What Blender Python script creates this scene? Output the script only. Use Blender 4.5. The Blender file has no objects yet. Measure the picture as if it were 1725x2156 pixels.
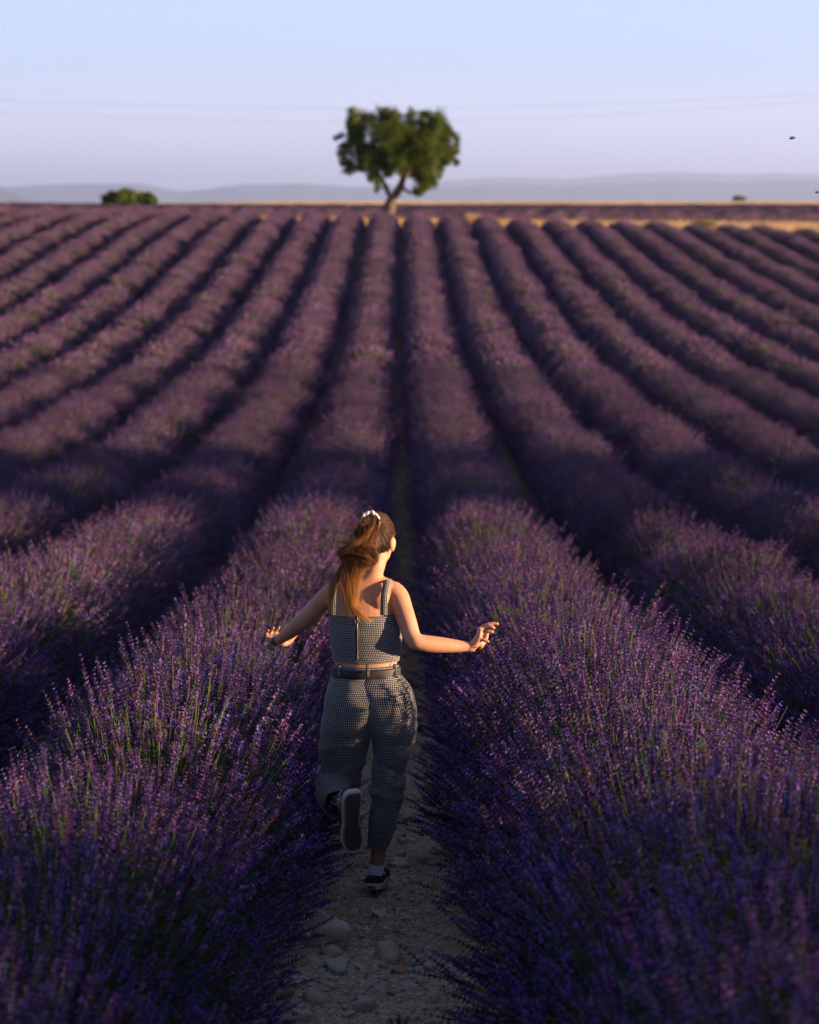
import bpy, bmesh, math, random
import numpy as np
from mathutils import Vector, Matrix
from math import radians, pi, sin, cos

# ------------------------------------------------------------------ camera, sky, sun, exposure
S = bpy.context.scene
CAM_H = 2.86                                   # eye height over the spot where the woman's foot lands
cam_d = bpy.data.cameras.new('camera')
cam_d.sensor_fit = 'VERTICAL'
cam_d.sensor_height = 36.0
cam_d.lens = 85.0
cam_d.clip_start = 0.1
cam_d.clip_end = 100000
cam_d.dof.use_dof = True
cam_d.dof.focus_distance = 9.9
cam_d.dof.aperture_fstop = 3.6
cam = bpy.data.objects.new('camera', cam_d)
S.collection.objects.link(cam)
cam.location = (0, 0, CAM_H)
cam.rotation_euler = (radians(90 - 7.277), 0, 0)
S.camera = cam

SKY_STRENGTH, EXPOSURE, HAZE = 0.30, 2.12, 4.6e-5
SUN_EL, SUN_AZ = 6.0, 80.0                     # azimuth from straight behind the camera towards the right
sdir = Vector((cos(radians(SUN_EL)) * sin(radians(SUN_AZ)), -cos(radians(SUN_EL)) * cos(radians(SUN_AZ)), sin(radians(SUN_EL))))
W = bpy.data.worlds.new('World')
S.world = W
W.use_nodes = True
wn = W.node_tree.nodes
wn.clear()
sky = wn.new('ShaderNodeTexSky')
sky.sky_type = 'NISHITA'
sky.sun_disc = False
sky.sun_elevation = radians(SUN_EL)
sky.sun_rotation = math.atan2(sdir.x, sdir.y)
sky.air_density = 1.0
sky.dust_density = 0.6
sky.ozone_density = 1.6
# the evening air opposite the sun: the Nishita sky cooled and blended with the clear blue-to-mauve gradient of that hour, the same all round
wl = W.node_tree.links
tc = wn.new('ShaderNodeTexCoord')
sp = wn.new('ShaderNodeSeparateXYZ')
wl.new(tc.outputs['Generated'], sp.inputs[0])
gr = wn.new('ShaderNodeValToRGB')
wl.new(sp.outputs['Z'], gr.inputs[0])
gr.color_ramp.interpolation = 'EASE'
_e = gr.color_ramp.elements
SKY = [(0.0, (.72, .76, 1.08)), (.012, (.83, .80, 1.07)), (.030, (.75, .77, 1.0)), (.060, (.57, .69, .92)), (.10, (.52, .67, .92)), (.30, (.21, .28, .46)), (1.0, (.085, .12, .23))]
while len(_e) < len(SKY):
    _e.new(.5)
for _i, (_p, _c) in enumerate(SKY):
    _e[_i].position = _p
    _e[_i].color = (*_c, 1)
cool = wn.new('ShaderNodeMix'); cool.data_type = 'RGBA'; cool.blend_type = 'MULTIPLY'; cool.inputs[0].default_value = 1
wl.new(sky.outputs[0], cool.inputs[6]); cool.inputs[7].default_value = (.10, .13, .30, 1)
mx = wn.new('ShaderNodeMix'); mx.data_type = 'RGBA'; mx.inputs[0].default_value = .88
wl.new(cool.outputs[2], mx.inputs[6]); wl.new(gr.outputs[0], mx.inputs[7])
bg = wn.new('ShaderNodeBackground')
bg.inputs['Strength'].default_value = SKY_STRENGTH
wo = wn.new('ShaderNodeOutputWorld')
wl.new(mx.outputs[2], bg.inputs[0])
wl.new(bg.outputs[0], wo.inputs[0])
sun_d = bpy.data.lights.new('sun', 'SUN')
sun_d.energy = 5.0
sun_d.angle = radians(0.53)
sun_d.color = (1.0, 0.64, 0.38)
sun = bpy.data.objects.new('sun', sun_d)
S.collection.objects.link(sun)
sun.rotation_euler = sdir.to_track_quat('Z', 'Y').to_euler()
sun.location = (30, -5, 20)
S.view_settings.view_transform = 'Standard'
S.view_settings.look = 'None'
S.view_settings.exposure = EXPOSURE
S.view_settings.gamma = 1.0
S.view_settings.use_curve_mapping = False
S.cycles.max_bounces = 6
S.cycles.diffuse_bounces = 3
S.cycles.transmission_bounces = 3
S.cycles.use_adaptive_sampling = True
S.cycles.adaptive_threshold = 0.02
S.cycles.use_denoising = True

# ------------------------------------------------------------------ helpers
C = S.collection
R = np.random.RandomState(7)

def link(o, parent=None):
    C.objects.link(o)
    if parent is not None:
        o.parent = parent
    return o

def tag(o, label=None, cat=None, group=None, kind=None):
    if label: o['label'] = label
    if cat: o['category'] = cat
    if group: o['group'] = group
    if kind: o['kind'] = kind
    return o

def empty(name, loc=(0, 0, 0)):
    o = bpy.data.objects.new(name, None)
    o.empty_display_size = 0.2
    o.location = loc
    return link(o)

def mesh_from(name, verts, faces, mats, mat_idx=None, smooth=False, col=None, uv=None):
    """verts (n,3); faces: an (m,3) or (m,4) array or list of arrays of tris / quads."""
    me = bpy.data.meshes.new(name)
    if isinstance(faces, np.ndarray):
        faces = [faces]
    faces = [f for f in faces if len(f)]
    verts = np.asarray(verts, dtype=np.float32)
    me.vertices.add(len(verts))
    me.vertices.foreach_set('co', verts.ravel())
    nl = sum(f.size for f in faces)
    npoly = sum(len(f) for f in faces)
    me.loops.add(nl)
    me.loops.foreach_set('vertex_index', np.concatenate([f.ravel() for f in faces]).astype(np.int32))
    me.polygons.add(npoly)
    tot = np.concatenate([np.full(len(f), f.shape[1]) for f in faces]).astype(np.int32)
    st = np.concatenate([[0], np.cumsum(tot)[:-1]]).astype(np.int32)
    me.polygons.foreach_set('loop_start', st)
    if mat_idx is not None:
        me.polygons.foreach_set('material_index', np.asarray(mat_idx, dtype=np.int32))
    if smooth:
        me.polygons.foreach_set('use_smooth', np.ones(npoly, dtype=bool))
    me.update(calc_edges=True)
    if col is not None:
        a = me.color_attributes.new('Col', 'FLOAT_COLOR', 'POINT')
        c4 = np.ones((len(verts), 4), dtype=np.float32)
        c4[:, :3] = col
        a.data.foreach_set('color', c4.ravel())
    if uv is not None:
        ul = me.uv_layers.new(name='UVMap')
        ul.data.foreach_set('uv', np.asarray(uv, dtype=np.float32).ravel())
    for m in (mats if isinstance(mats, (list, tuple)) else [mats]):
        me.materials.append(m)
    return me

def obj(name, me, parent=None, loc=None):
    o = bpy.data.objects.new(name, me)
    if loc is not None:
        o.location = loc
    return link(o, parent)

def hash2(ix, iy, s):
    v = np.sin(ix * 127.1 + iy * 311.7 + s * 74.7) * 43758.5453
    return v - np.floor(v)
def vnoise(x, y, s=0):
    ix, iy = np.floor(x), np.floor(y)
    fx, fy = x - ix, y - iy
    fx = fx * fx * (3 - 2 * fx); fy = fy * fy * (3 - 2 * fy)
    a = hash2(ix, iy, s); b_ = hash2(ix + 1, iy, s); c_ = hash2(ix, iy + 1, s); d_ = hash2(ix + 1, iy + 1, s)
    return (a * (1 - fx) + b_ * fx) * (1 - fy) + (c_ * (1 - fx) + d_ * fx) * fy

class NT:
    def __init__(s, name):
        s.m = bpy.data.materials.new(name)
        s.m.use_nodes = True
        s.n = s.m.node_tree.nodes
        s.l = s.m.node_tree.links
        s.n.clear()
        s.out = s.n.new('ShaderNodeOutputMaterial')
    def add(s, typ, ins=None, **kw):
        nd = s.n.new(typ)
        for k, v in kw.items():
            setattr(nd, k, v)
        for k, v in (ins or {}).items():
            if isinstance(v, bpy.types.NodeSocket):
                s.l.new(v, nd.inputs[k])
            else:
                nd.inputs[k].default_value = v
        return nd
    def ramp(s, fac, stops):
        nd = s.n.new('ShaderNodeValToRGB')
        s.l.new(fac, nd.inputs[0])
        e = nd.color_ramp.elements
        while len(e) < len(stops):
            e.new(0.5)
        for i, (p, c) in enumerate(stops):
            e[i].position = p
            e[i].color = (*c, 1)
        return nd.outputs[0]
    def mix(s, a, b, fac, mode='MIX'):
        nd = s.n.new('ShaderNodeMix')
        nd.data_type = 'RGBA'
        nd.blend_type = mode
        for i, v in ((0, fac), (6, a), (7, b)):
            if isinstance(v, bpy.types.NodeSocket):
                s.l.new(v, nd.inputs[i])
            elif i == 0:
                nd.inputs[i].default_value = v
            else:
                nd.inputs[i].default_value = (*v, 1)
        return nd.outputs[2]
    def noise(s, scale, detail=4, vec=None, rough=0.55):
        nd = s.add('ShaderNodeTexNoise', {'Scale': scale, 'Detail': detail, 'Roughness': rough})
        if vec is not None:
            s.l.new(vec, nd.inputs['Vector'])
        return nd.outputs['Fac']
    def surf(s, sh):
        s.l.new(sh, s.out.inputs['Surface'])
        return s.m

def plain(name, col, rough=0.6, **kw):
    t = NT(name)
    b = t.add('ShaderNodeBsdfPrincipled', {'Base Color': (*col, 1), 'Roughness': rough})
    for k, v in kw.items():
        b.inputs[k].default_value = v
    return t.surf(b.outputs[0])

# ------------------------------------------------------------------ terrain
PD = np.array([-400, -30, 0, 5, 8, 9.9, 13, 16, 20, 24, 30, 38, 50, 60, 70, 80, 90, 100, 112, 122, 132.8, 142, 160, 175, 250, 400, 900, 2000, 4000, 60000.])
PZ = np.array([-6, -3.2, -1.9, -2.4, -2.72, -2.86, -3.14, -3.39, -3.63, -3.88, -4.29, -4.58, -4.70, -4.66, -4.42, -4.04, -3.50, -2.84, -2.05, -1.52, -1.28, -1.27, -1.20, -1.10, -0.98, -0.66, 0.05, -12, -60, -900.])
# smooth the profile with a dense resample
_d = np.concatenate([np.arange(-400, 250, 0.5), np.arange(250, 60000, 50.)])
_z = np.interp(_d, PD, PZ)
_k = np.ones(13) / 13
_zs = _z.copy()
_n = int((250 + 400) / 0.5)
_zs[6:_n - 6] = np.convolve(_z[:_n], _k, 'valid')
_zs[12:_n - 12] = np.convolve(_zs[6:_n - 6], _k, 'valid')

def G(x, y):
    """height of the ground (numpy or float)"""
    z = np.interp(y, _d, _zs) + CAM_H
    tilt = -np.clip(x, -45, 0) * np.interp(y, [50, 80, 105, 120, 133, 170, 330], [0, .014, .030, .022, .013, .013, 0])
    tilt = tilt - np.clip(x, 0, 45) * np.interp(y, [50, 80, 105, 120, 136, 178], [0, .014, .030, .030, .026, 0])
    lf = np.clip((np.asarray(y) - 240) / 500, 0, 1) * 0.030 * np.clip(np.asarray(x) + 22, -200, 0)
    return z + tilt + lf

CD = np.array([0, 5, 8, 9.9, 20.7, 28, 46.5, 54.6, 72, 90, 112, 133, 200.])
CX = np.array([-.11, -.12, -.125, -.115, -.075, -.08, -.16, -.20, -.30, -.37, -.43, -.50, -.7])
def cx(y):
    return np.interp(y, CD, CX)
SP = 1.80                                      # row spacing

def project(x, y, z):
    """pixel in the 1725 x 2156 view, for planning only"""
    th = radians(7.277)
    dy, dz = y, z - CAM_H
    a = dy * cos(th) - dz * sin(th)
    v = dy * sin(th) + dz * cos(th)
    return 862.5 + 5092 * x / a, 1078 - 5092 * v / a

def unproject(px, py, d):
    th = radians(7.277)
    u = (px - 862.5) / 5092.
    v = -(py - 1078) / 5092.
    dx, dy, dz = u, cos(th) + v * sin(th), -sin(th) + v * cos(th)
    t = d / dy
    return np.array([dx * t, d, CAM_H + dz * t])

# ---- earth
t = NT('stony_soil')
geo = t.add('ShaderNodeNewGeometry')
pos = geo.outputs['Position']
sep = t.add('ShaderNodeSeparateXYZ', {0: pos})
n1 = t.noise(2.3, 6, pos)
n2 = t.noise(38, 5, pos)
n3 = t.noise(0.35, 3, pos)
soil = t.ramp(n2, [(0.25, (.22, .145, .088)), (0.55, (.43, .31, .20)), (0.8, (.59, .47, .33))])
soil2 = t.mix(soil, (.25, .145, .07), t.ramp(n1, [(0.4, (0, 0, 0)), (0.65, (.8, .8, .8))]))
dark_far = t.add('ShaderNodeMapRange', {'Value': sep.outputs['Y'], 1: 13., 2: 22.})  # soil colour turns a darker brown farther up the path
soil2 = t.mix(soil2, (.16, .098, .058), dark_far.outputs[0])
green = t.mix((.075, .085, .03), (.16, .13, .05), n1)
far = t.add('ShaderNodeMapRange', {'Value': sep.outputs['Y'], 1: 74., 2: 96.})
gn = t.add('ShaderNodeMath', {0: far.outputs[0], 1: t.ramp(n3, [(0.3, (.3, .3, .3)), (0.6, (1, 1, 1))])}, operation='MULTIPLY')
c = t.mix(soil2, green, gn.outputs[0])
straw = t.ramp(t.noise(1.5, 5, pos), [(0.3, (.34, .23, .10)), (0.5, (.48, .35, .17)), (0.75, (.60, .46, .26))])
fs = t.add('ShaderNodeMapRange', {'Value': sep.outputs['Y'], 1: 132., 2: 135.})
c = t.mix(c, straw, fs.outputs[0])
vor = t.add('ShaderNodeTexVoronoi', {'Scale': 30.0, 'Vector': pos})
h = t.add('ShaderNodeMath', {0: vor.outputs['Distance'], 1: n2}, operation='SUBTRACT')
bump = t.add('ShaderNodeBump', {'Strength': 0.6, 'Distance': 0.03, 'Height': h.outputs[0]})
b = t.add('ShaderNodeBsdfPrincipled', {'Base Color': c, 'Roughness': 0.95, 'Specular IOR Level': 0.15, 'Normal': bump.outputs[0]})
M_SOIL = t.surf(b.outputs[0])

def micro(x, y):
    """small relief of the path"""
    near = np.clip((40 - y) / 15, 0, 1) * np.clip((3 - np.abs(x)) / 1.5, 0, 1)
    r = .035 * (vnoise(x * 5, y * 3.5, 1) - .5) + .022 * (vnoise(x * 17, y * 15, 2) - .5) + .012 * (vnoise(x * 43, y * 41, 3) - .5)
    rut = -.035 * np.exp(-((x - cx(y)) / .22) ** 2)
    return near * (r + rut)

xs = np.unique(np.concatenate([-np.geomspace(60, 30000, 26), -np.arange(3, 60, 1.5), -np.arange(.6, 3, .12), np.arange(-.6, .6, .02),
                               np.arange(.6, 3, .12), np.arange(3, 60, 1.5), np.geomspace(60, 30000, 26)]).round(3))
ys = np.unique(np.concatenate([np.arange(-400, -10, 30.), np.arange(-10, 6, .5), np.arange(6, 15, .022), np.arange(15, 30, .12), np.arange(30, 200, 1.), np.geomspace(200, 58000, 40)]).round(3))
X, Y = np.meshgrid(xs, ys)
Z = G(X, Y) + micro(X, Y)
nx, ny = len(xs), len(ys)
i = np.arange(ny - 1)[:, None] * nx + np.arange(nx - 1)[None]
q = np.stack([i, i + 1, i + 1 + nx, i + nx], -1).reshape(-1, 4)
me = mesh_from('ground', np.stack([X, Y, Z], -1).reshape(-1, 3), q, M_SOIL, smooth=True)
tag(obj('ground', me), 'brown stony soil of the field, running on to the horizon', kind='structure')

# ------------------------------------------------------------------ lavender
def veg(name, trans=0.25, hue=0.03):
    t = NT(name)
    at = t.add('ShaderNodeAttribute', attribute_name='Col')
    oi = t.add('ShaderNodeObjectInfo')
    geo = t.add('ShaderNodeNewGeometry')
    big = t.noise(0.55, 2, geo.outputs['Position'])
    rv = t.add('ShaderNodeMapRange', {'Value': oi.outputs['Random'], 3: 0.5 - hue, 4: 0.5 + hue})
    vv = t.add('ShaderNodeMapRange', {'Value': big, 1: .3, 2: .7, 3: .78, 4: 1.2})
    hs = t.add('ShaderNodeHueSaturation', {'Hue': rv.outputs[0], 'Saturation': 1.0, 'Value': vv.outputs[0], 'Color': at.outputs['Color']})
    d = t.add('ShaderNodeBsdfDiffuse', {'Color': hs.outputs[0], 'Roughness': 0.4})
    tr = t.add('ShaderNodeBsdfTranslucent', {'Color': hs.outputs[0]})
    m = t.add('ShaderNodeMixShader', {0: trans, 1: d.outputs[0], 2: tr.outputs[0]})
    return t.surf(m.outputs[0])
M_FLOWER = veg('lavender_flower', 0.14, 0.018)
M_GREEN = veg('lavender_green', 0.18, 0.02)

def unit(v):
    return v / np.maximum(np.linalg.norm(v, axis=-1, keepdims=True), 1e-9)

def perp(d):
    a = np.where(np.abs(d[:, 2:3]) < .9, np.array([[0, 0, 1.]]), np.array([[1., 0, 0]]))
    u = unit(np.cross(d, a))
    return u, np.cross(d, u)

def lavender_mesh(name, seed, lod, n_stem, flowering=1.0, rx=.66, ry=.60, h=.74):
    r = np.random.RandomState(seed)
    V, F3, F4, COL, MI3, MI4 = [], [], [], [], [], []
    nv = 0
    # tips on a dome; more of them over the top half
    ct = 1 - r.rand(n_stem * 3) * 1.04                  # cos of angle from vertical
    ph = r.rand(n_stem * 3) * 2 * pi
    st_ = np.sqrt(np.clip(1 - ct ** 2, 0, 1))
    dens = vnoise(np.cos(ph) * st_ * 3.4 + seed, np.sin(ph) * st_ * 3.4 + ct, seed)     # stems grow in clumps with gaps between
    ok = np.where(r.rand(n_stem * 3) < .25 + .95 * dens)[0][:n_stem]
    n_stem = len(ok)
    ct, ph, st_ = ct[ok], ph[ok], st_[ok]
    jit = np.clip(r.normal(.985, .095, n_stem), .6, 1.2)
    lump = 1 + .07 * np.sin(ph * 3 + seed) * st_
    dirn = np.stack([np.cos(ph) * st_, np.sin(ph) * st_, ct], -1)
    E = np.array([rx, ry, h])
    base_c = np.array([0, 0, .06])
    low = 1 - .20 * np.clip((.30 - ct) / .30, 0, 1) * (r.rand(n_stem) < .75)
    tip = base_c + dirn * E * (jit * lump * low)[:, None]
    tip[:, 2] = np.maximum(tip[:, 2], .05 + r.rand(n_stem) * .08)
    root = base_c + dirn * E * (.40 + .1 * r.rand(n_stem))[:, None] + np.stack([r.normal(0, .03, n_stem), r.normal(0, .03, n_stem), np.zeros(n_stem)], -1)
    root[:, 2] = np.maximum(root[:, 2], .03)
    dr = unit(tip - root)
    up = np.array([[0, 0, 1.]])
    tdir = unit(dr + up * (.10 + .25 * r.rand(n_stem))[:, None] + r.normal(0, .13, (n_stem, 3)))
    hasf = r.rand(n_stem) < flowering
    slen = np.where(hasf, r.uniform(.05, .105, n_stem), .02)
    # stem: quadratic curve root -> tip, tangent tdir at the end
    L = np.linalg.norm(tip - root, axis=1)[:, None]
    ctrl = tip - tdir * L * .45
    segs = {0: 4, 1: 2, 2: 1}[lod]
    sw = {0: .0016, 1: .0022, 2: .006}[lod]
    ts = np.linspace(0, 1, segs + 1)
    pts = np.stack([(1 - q_) ** 2 * root + 2 * q_ * (1 - q_) * ctrl + q_ * q_ * tip for q_ in ts], 1)   # n,seg+1,3
    gcol = np.stack([r.uniform(.055, .12, n_stem), r.uniform(.09, .17, n_stem), r.uniform(.02, .05, n_stem)], -1)
    u, w = perp(dr)
    if lod == 0:
        offs = [u, -u * .5 + w * .87, -u * .5 - w * .87]
    else:
        ang = r.rand(n_stem)[:, None] * pi
        uu = u * np.cos(ang) + w * np.sin(ang)
        offs = [uu, -uu]
    no = len(offs)
    P = np.stack([pts + (o * sw)[:, None, :] for o in offs], 2)            # n, seg+1, no, 3
    V.append(P.reshape(-1, 3))
    COL.append(np.repeat(gcol, (segs + 1) * no, 0))
    base = (np.arange(n_stem) * (segs + 1) * no)[:, None, None]
    sI = np.arange(segs)[None, :, None] * no
    kk = np.arange(no if no > 2 else 1)[None, None]
    k2 = (kk + 1) % no
    qd = np.stack([base + sI + kk, base + sI + k2, base + sI + no + k2, base + sI + no + kk], -1).reshape(-1, 4)
    F4.append(qd + nv); MI4.append(np.ones(len(qd), int)); nv += P.size // 3
    # flower spikes
    fl = np.where(hasf)[0]
    nf = len(fl)
    s_ = unit(tdir[fl]); t0 = tip[fl]; ln = slen[fl]
    u, w = perp(s_)
    if lod == 0:
        nwh, per = 7, 6
    elif lod == 1:
        nwh, per = 4, 3
    else:
        nwh, per = 1, 3
    dead_sunlit = r.rand(nf)
    cal = np.stack([r.uniform(.065, .135, nf), r.uniform(.038, .075, nf), r.uniform(.10, .185, nf)], -1) * [1.0, np.array([1.5, 1.6, 1.15]), np.array([2.40, 2.30, 1.95])][lod]
    brown = (dead_sunlit < .28)[:, None]  # dead brown heads, their share raised to paint sunlit orange tips
    cal = np.where(brown, np.stack([r.uniform(.12, .2, nf), r.uniform(.075, .12, nf), r.uniform(.10, .16, nf)], -1), cal)
    if lod == 2:
        cal = (cal.mean(0) * .62 + cal * .38) * 1.12                  # far off the heads blend
    flo = np.stack([r.uniform(.18, .30, nf), r.uniform(.10, .17, nf), r.uniform(.34, .56, nf)], -1) * [1.0, .8, .55][lod]
    if lod < 2:
        for k in range(nwh):
            f = k / (nwh - 1)
            # a whorl set apart below the spike on some stems
            along = f * ln
            if k == 0:
                along = along - np.where(r.rand(nf) < .4, r.uniform(.012, .03, nf), 0)
            wid = (.0082 if lod == 0 else .0066) * (1 - .45 * f) * r.uniform(.85, 1.15, nf)
            c0 = t0 + s_ * along[:, None]
            a0 = r.rand(nf) * 6.28
            sz = wid * (1.25 if lod == 0 else 2.3)
            for j in range(per):
                a = a0 + j * 2 * pi / per + r.normal(0, .25, nf)
                o = u * np.cos(a)[:, None] + w * np.sin(a)[:, None]
                out = unit(o + s_ * r.uniform(.3, 1.1, nf)[:, None])
                side = unit(np.cross(out, s_) + r.normal(0, .2, (nf, 3)))
                b0 = c0 + o * (wid * .15)[:, None]
                half = side * (sz * .48)[:, None]
                lng = out * (sz * 1.55)[:, None]
                isfl = (r.rand(nf) < .33)[:, None]
                colr = np.where(isfl, flo, cal * r.uniform(.7, 1.25, (nf, 1)))
                if lod == 0:
                    p = np.stack([b0, b0 + lng * .55 - half, b0 + lng * (1 + .25 * isfl), b0 + lng * .55 + half], 1)
                    V.append(p.reshape(-1, 3)); COL.append(np.stack([cal * .8, colr, colr, colr], 1).reshape(-1, 3))
                    F4.append(nv + np.arange(nf * 4).reshape(-1, 4)); MI4.append(np.zeros(nf, int)); nv += nf * 4
                else:
                    p = np.stack([b0 - half, b0 + half, b0 + lng * 1.3], 1)
                    V.append(p.reshape(-1, 3)); COL.append(np.repeat(colr, 3, 0))
                    F3.append(nv + np.arange(nf * 3).reshape(-1, 3)); MI3.append(np.zeros(nf, int)); nv += nf * 3
        # core of the spike: a thin spindle
        cw = .0028 if lod == 0 else .0042
        for a in (0, 2.1, 4.2):
            o = u * cos(a) + w * sin(a); o2 = u * cos(a + 2.1) + w * sin(a + 2.1)
            p = np.stack([t0 - s_ * .004, t0 + s_ * (ln * .35)[:, None] + o * cw, t0 + s_ * (ln * 1.08)[:, None], t0 + s_ * (ln * .35)[:, None] + o2 * cw], 1)
            V.append(p.reshape(-1, 3)); COL.append(np.repeat(cal * .8, 4, 0))
            F4.append(nv + np.arange(nf * 4).reshape(-1, 4)); MI4.append(np.zeros(nf, int)); nv += nf * 4
    else:
        for j in range(3):
            a = r.rand(nf) * 6.28
            o = u * np.cos(a)[:, None] + w * np.sin(a)[:, None]
            colr = np.where((r.rand(nf) < .2)[:, None], flo * .5 + cal * .5, cal)
            wd = .0105
            p = np.stack([t0 - s_ * .01, t0 + s_ * (ln * .3)[:, None] + o * wd, t0 + s_ * (ln * 1.1)[:, None], t0 + s_ * (ln * .3)[:, None] - o * wd], 1)
            V.append(p.reshape(-1, 3)); COL.append(np.repeat(colr, 4, 0))
            F4.append(nv + np.arange(nf * 4).reshape(-1, 4)); MI4.append(np.zeros(nf, int)); nv += nf * 4
    # leaves of the cushion
    nl = {0: 1500, 1: 500, 2: 160}[lod]
    lw = {0: .0028, 1: .006, 2: .016}[lod]
    ct = r.rand(nl); st_ = np.sqrt(1 - ct ** 2); ph = r.rand(nl) * 6.28
    dl = np.stack([np.cos(ph) * st_, np.sin(ph) * st_, ct], -1)
    p0 = base_c * .5 + dl * E * r.uniform(.42, .60, nl)[:, None]
    ld = unit(dl + r.normal(0, .35, (nl, 3)) + up * .25)
    ll = r.uniform(.07, .21, nl)[:, None]
    sd = unit(np.cross(ld, r.normal(0, 1, (nl, 3)))) * lw
    lc = np.stack([r.uniform(.035, .085, nl), r.uniform(.07, .13, nl), r.uniform(.018, .045, nl)], -1)
    p = np.stack([p0 - sd, p0 + sd, p0 + ld * ll], 1)
    V.append(p.reshape(-1, 3)); COL.append(np.repeat(lc, 3, 0))
    F3.append(nv + np.arange(nl * 3).reshape(-1, 3)); MI3.append(np.ones(nl, int)); nv += nl * 3
    # woody heart: a lumpy dome
    na, nb = 16, 7
    A, B = np.meshgrid(np.linspace(0, 2 * pi, na, endpoint=False), np.linspace(0, pi / 2, nb))
    rr = .50 * (1 + .16 * r.rand(*A.shape))
    p = np.stack([np.cos(A) * np.cos(B) * rx * rr, np.sin(A) * np.cos(B) * ry * rr, np.sin(B) * h * rr - .01], -1).reshape(-1, 3)
    V.append(p); COL.append(np.tile([.022, .032, .014], (len(p), 1)))
    ii = np.arange(nb - 1)[:, None] * na + np.arange(na)[None]
    jj = np.arange(nb - 1)[:, None] * na + (np.arange(na)[None] + 1) % na
    qd = np.stack([ii, jj, jj + na, ii + na], -1).reshape(-1, 4)
    F4.append(qd + nv); MI4.append(np.ones(len(qd), int)); nv += len(p)
    fc, mi = [], []
    if F3:
        fc.append(np.concatenate(F3)); mi.append(np.concatenate(MI3))
    fc.append(np.concatenate(F4)); mi.append(np.concatenate(MI4))
    return mesh_from(name, np.concatenate(V), fc, [M_FLOWER, M_GREEN], np.concatenate(mi), col=np.concatenate(COL))

LAV = {
    0: [lavender_mesh('lavender_bush_near', 11 + k, 0, 1050, fl) for k, fl in enumerate((.88, .84, .92, .65))],
    1: [lavender_mesh('lavender_bush_mid', 31 + k, 1, 1000, fl) for k, fl in enumerate((.96, .94, .97, .90, .55))],
    2: [lavender_mesh('lavender_bush_far', 51 + k, 2, 1100, fl) for k, fl in enumerate((.97, .95, .98, .92, .50))],
}

ORD = {1: 'first', 2: 'second', 3: 'third', 4: 'fourth', 5: 'fifth', 6: 'sixth', 7: 'seventh', 8: 'eighth', 9: 'ninth', 10: 'tenth',
       11: 'eleventh', 12: 'twelfth', 13: 'thirteenth', 14: 'fourteenth', 15: 'fifteenth', 16: 'sixteenth'}
rr = random.Random(5)
n_bush = 0
for side in (-1, 1):
    for k in range(1, 16):
        xc = side * (k - .5) * SP
        d0 = max(3.2, abs(xc) / .172 - 12 - (2 if side > 0 else 0))
        if side > 0 and k <= 4:
            d0 = min(d0, 2.5 + k * 1.2)
        d1 = 131.5 + rr.uniform(-1.2, 1.0) - (0 if side < 0 else k * .35)
        if d0 > d1 - 4:
            continue
        where = 'to the left of the path' if side < 0 else 'to the right of the path'
        if k == 1:
            lab = f'purple lavender row bordering the stony path on its {"left" if side < 0 else "right"} side'
        else:
            lab = f'purple lavender row, {ORD[k]} one {where} the woman runs on'
        row = empty('lavender_row', (float(cx(d0) + xc), d0, float(G(xc, d0))))
        tag(row, lab, 'lavender row', 'lavender rows running up the field')
        y = d0
        while y < d1:
            x = xc + float(cx(y)) + rr.gauss(0, .035)
            lod = 0 if (y < 16.5 and k <= 2) else (1 if y < 58 else 2)
            ms = LAV[lod]
            weak = rr.random() < .14 and not (k <= 2 and y < 14)
            m = ms[-1] if weak else ms[rr.randrange(len(ms) - 1)]
            o = bpy.data.objects.new('lavender_bush', m)
            s = rr.uniform(.90, 1.10) * (.9 if weak else 1)
            sc = (s * rr.uniform(.96, 1.05), s * rr.uniform(.95, 1.12), s * rr.uniform(.90, 1.08))
            if k == 1 and y < 16:
                q_ = .88 + .12 * min(1, max(0, (y - 7.5) / 2.5))
                sc = (sc[0] * q_, sc[1], sc[2]); x += side * .03 * (1 - q_) / .12
            f_ = min(1, max(0, (20 - y) / 8))
            if k == 1 and side > 0:                  # the near right row is the fuller of the two
                sc = (sc[0] * (1 + .12 * f_), sc[1], (sc[2] if y > 12 else max(sc[2], 1.0)) * (1 + .10 * f_)); x += .11 * f_
            if k == 1 and side < 0:
                sc = (sc[0] * (1 - .07 * f_), sc[1], sc[2] * (1 - .03 * f_)); x += .03 * f_
            if y > 12:
                sc = (sc[0], sc[1], sc[2] * (1 - .07 * min(1, (y - 12) / 4)))
            if y > 26:
                q_ = 1 + .11 * min(1, (y - 26) / 25)
                sc = (sc[0] * q_, sc[1] * q_, sc[2])
            if y > 100:
                sc = (sc[0] * .95, sc[1], sc[2] * .93)
            slope = math.atan(float(G(x, y + .5) - G(x, y - .5)))
            rot = rr.choice((0, pi)) + rr.gauss(0, .15)
            o.matrix_local = Matrix.Translation(Vector((x, y, float(G(x, y)) - .02)) - row.location) @ Matrix.Rotation(slope * .6, 4, 'X') @ Matrix.Rotation(rot, 4, 'Z') @ Matrix.Diagonal((*sc, 1))
            link(o, row)
            n_bush += 1
            y += rr.uniform(.50, .68) * (1.12 if y > 50 else 1)
print('bushes', n_bush)

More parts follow.
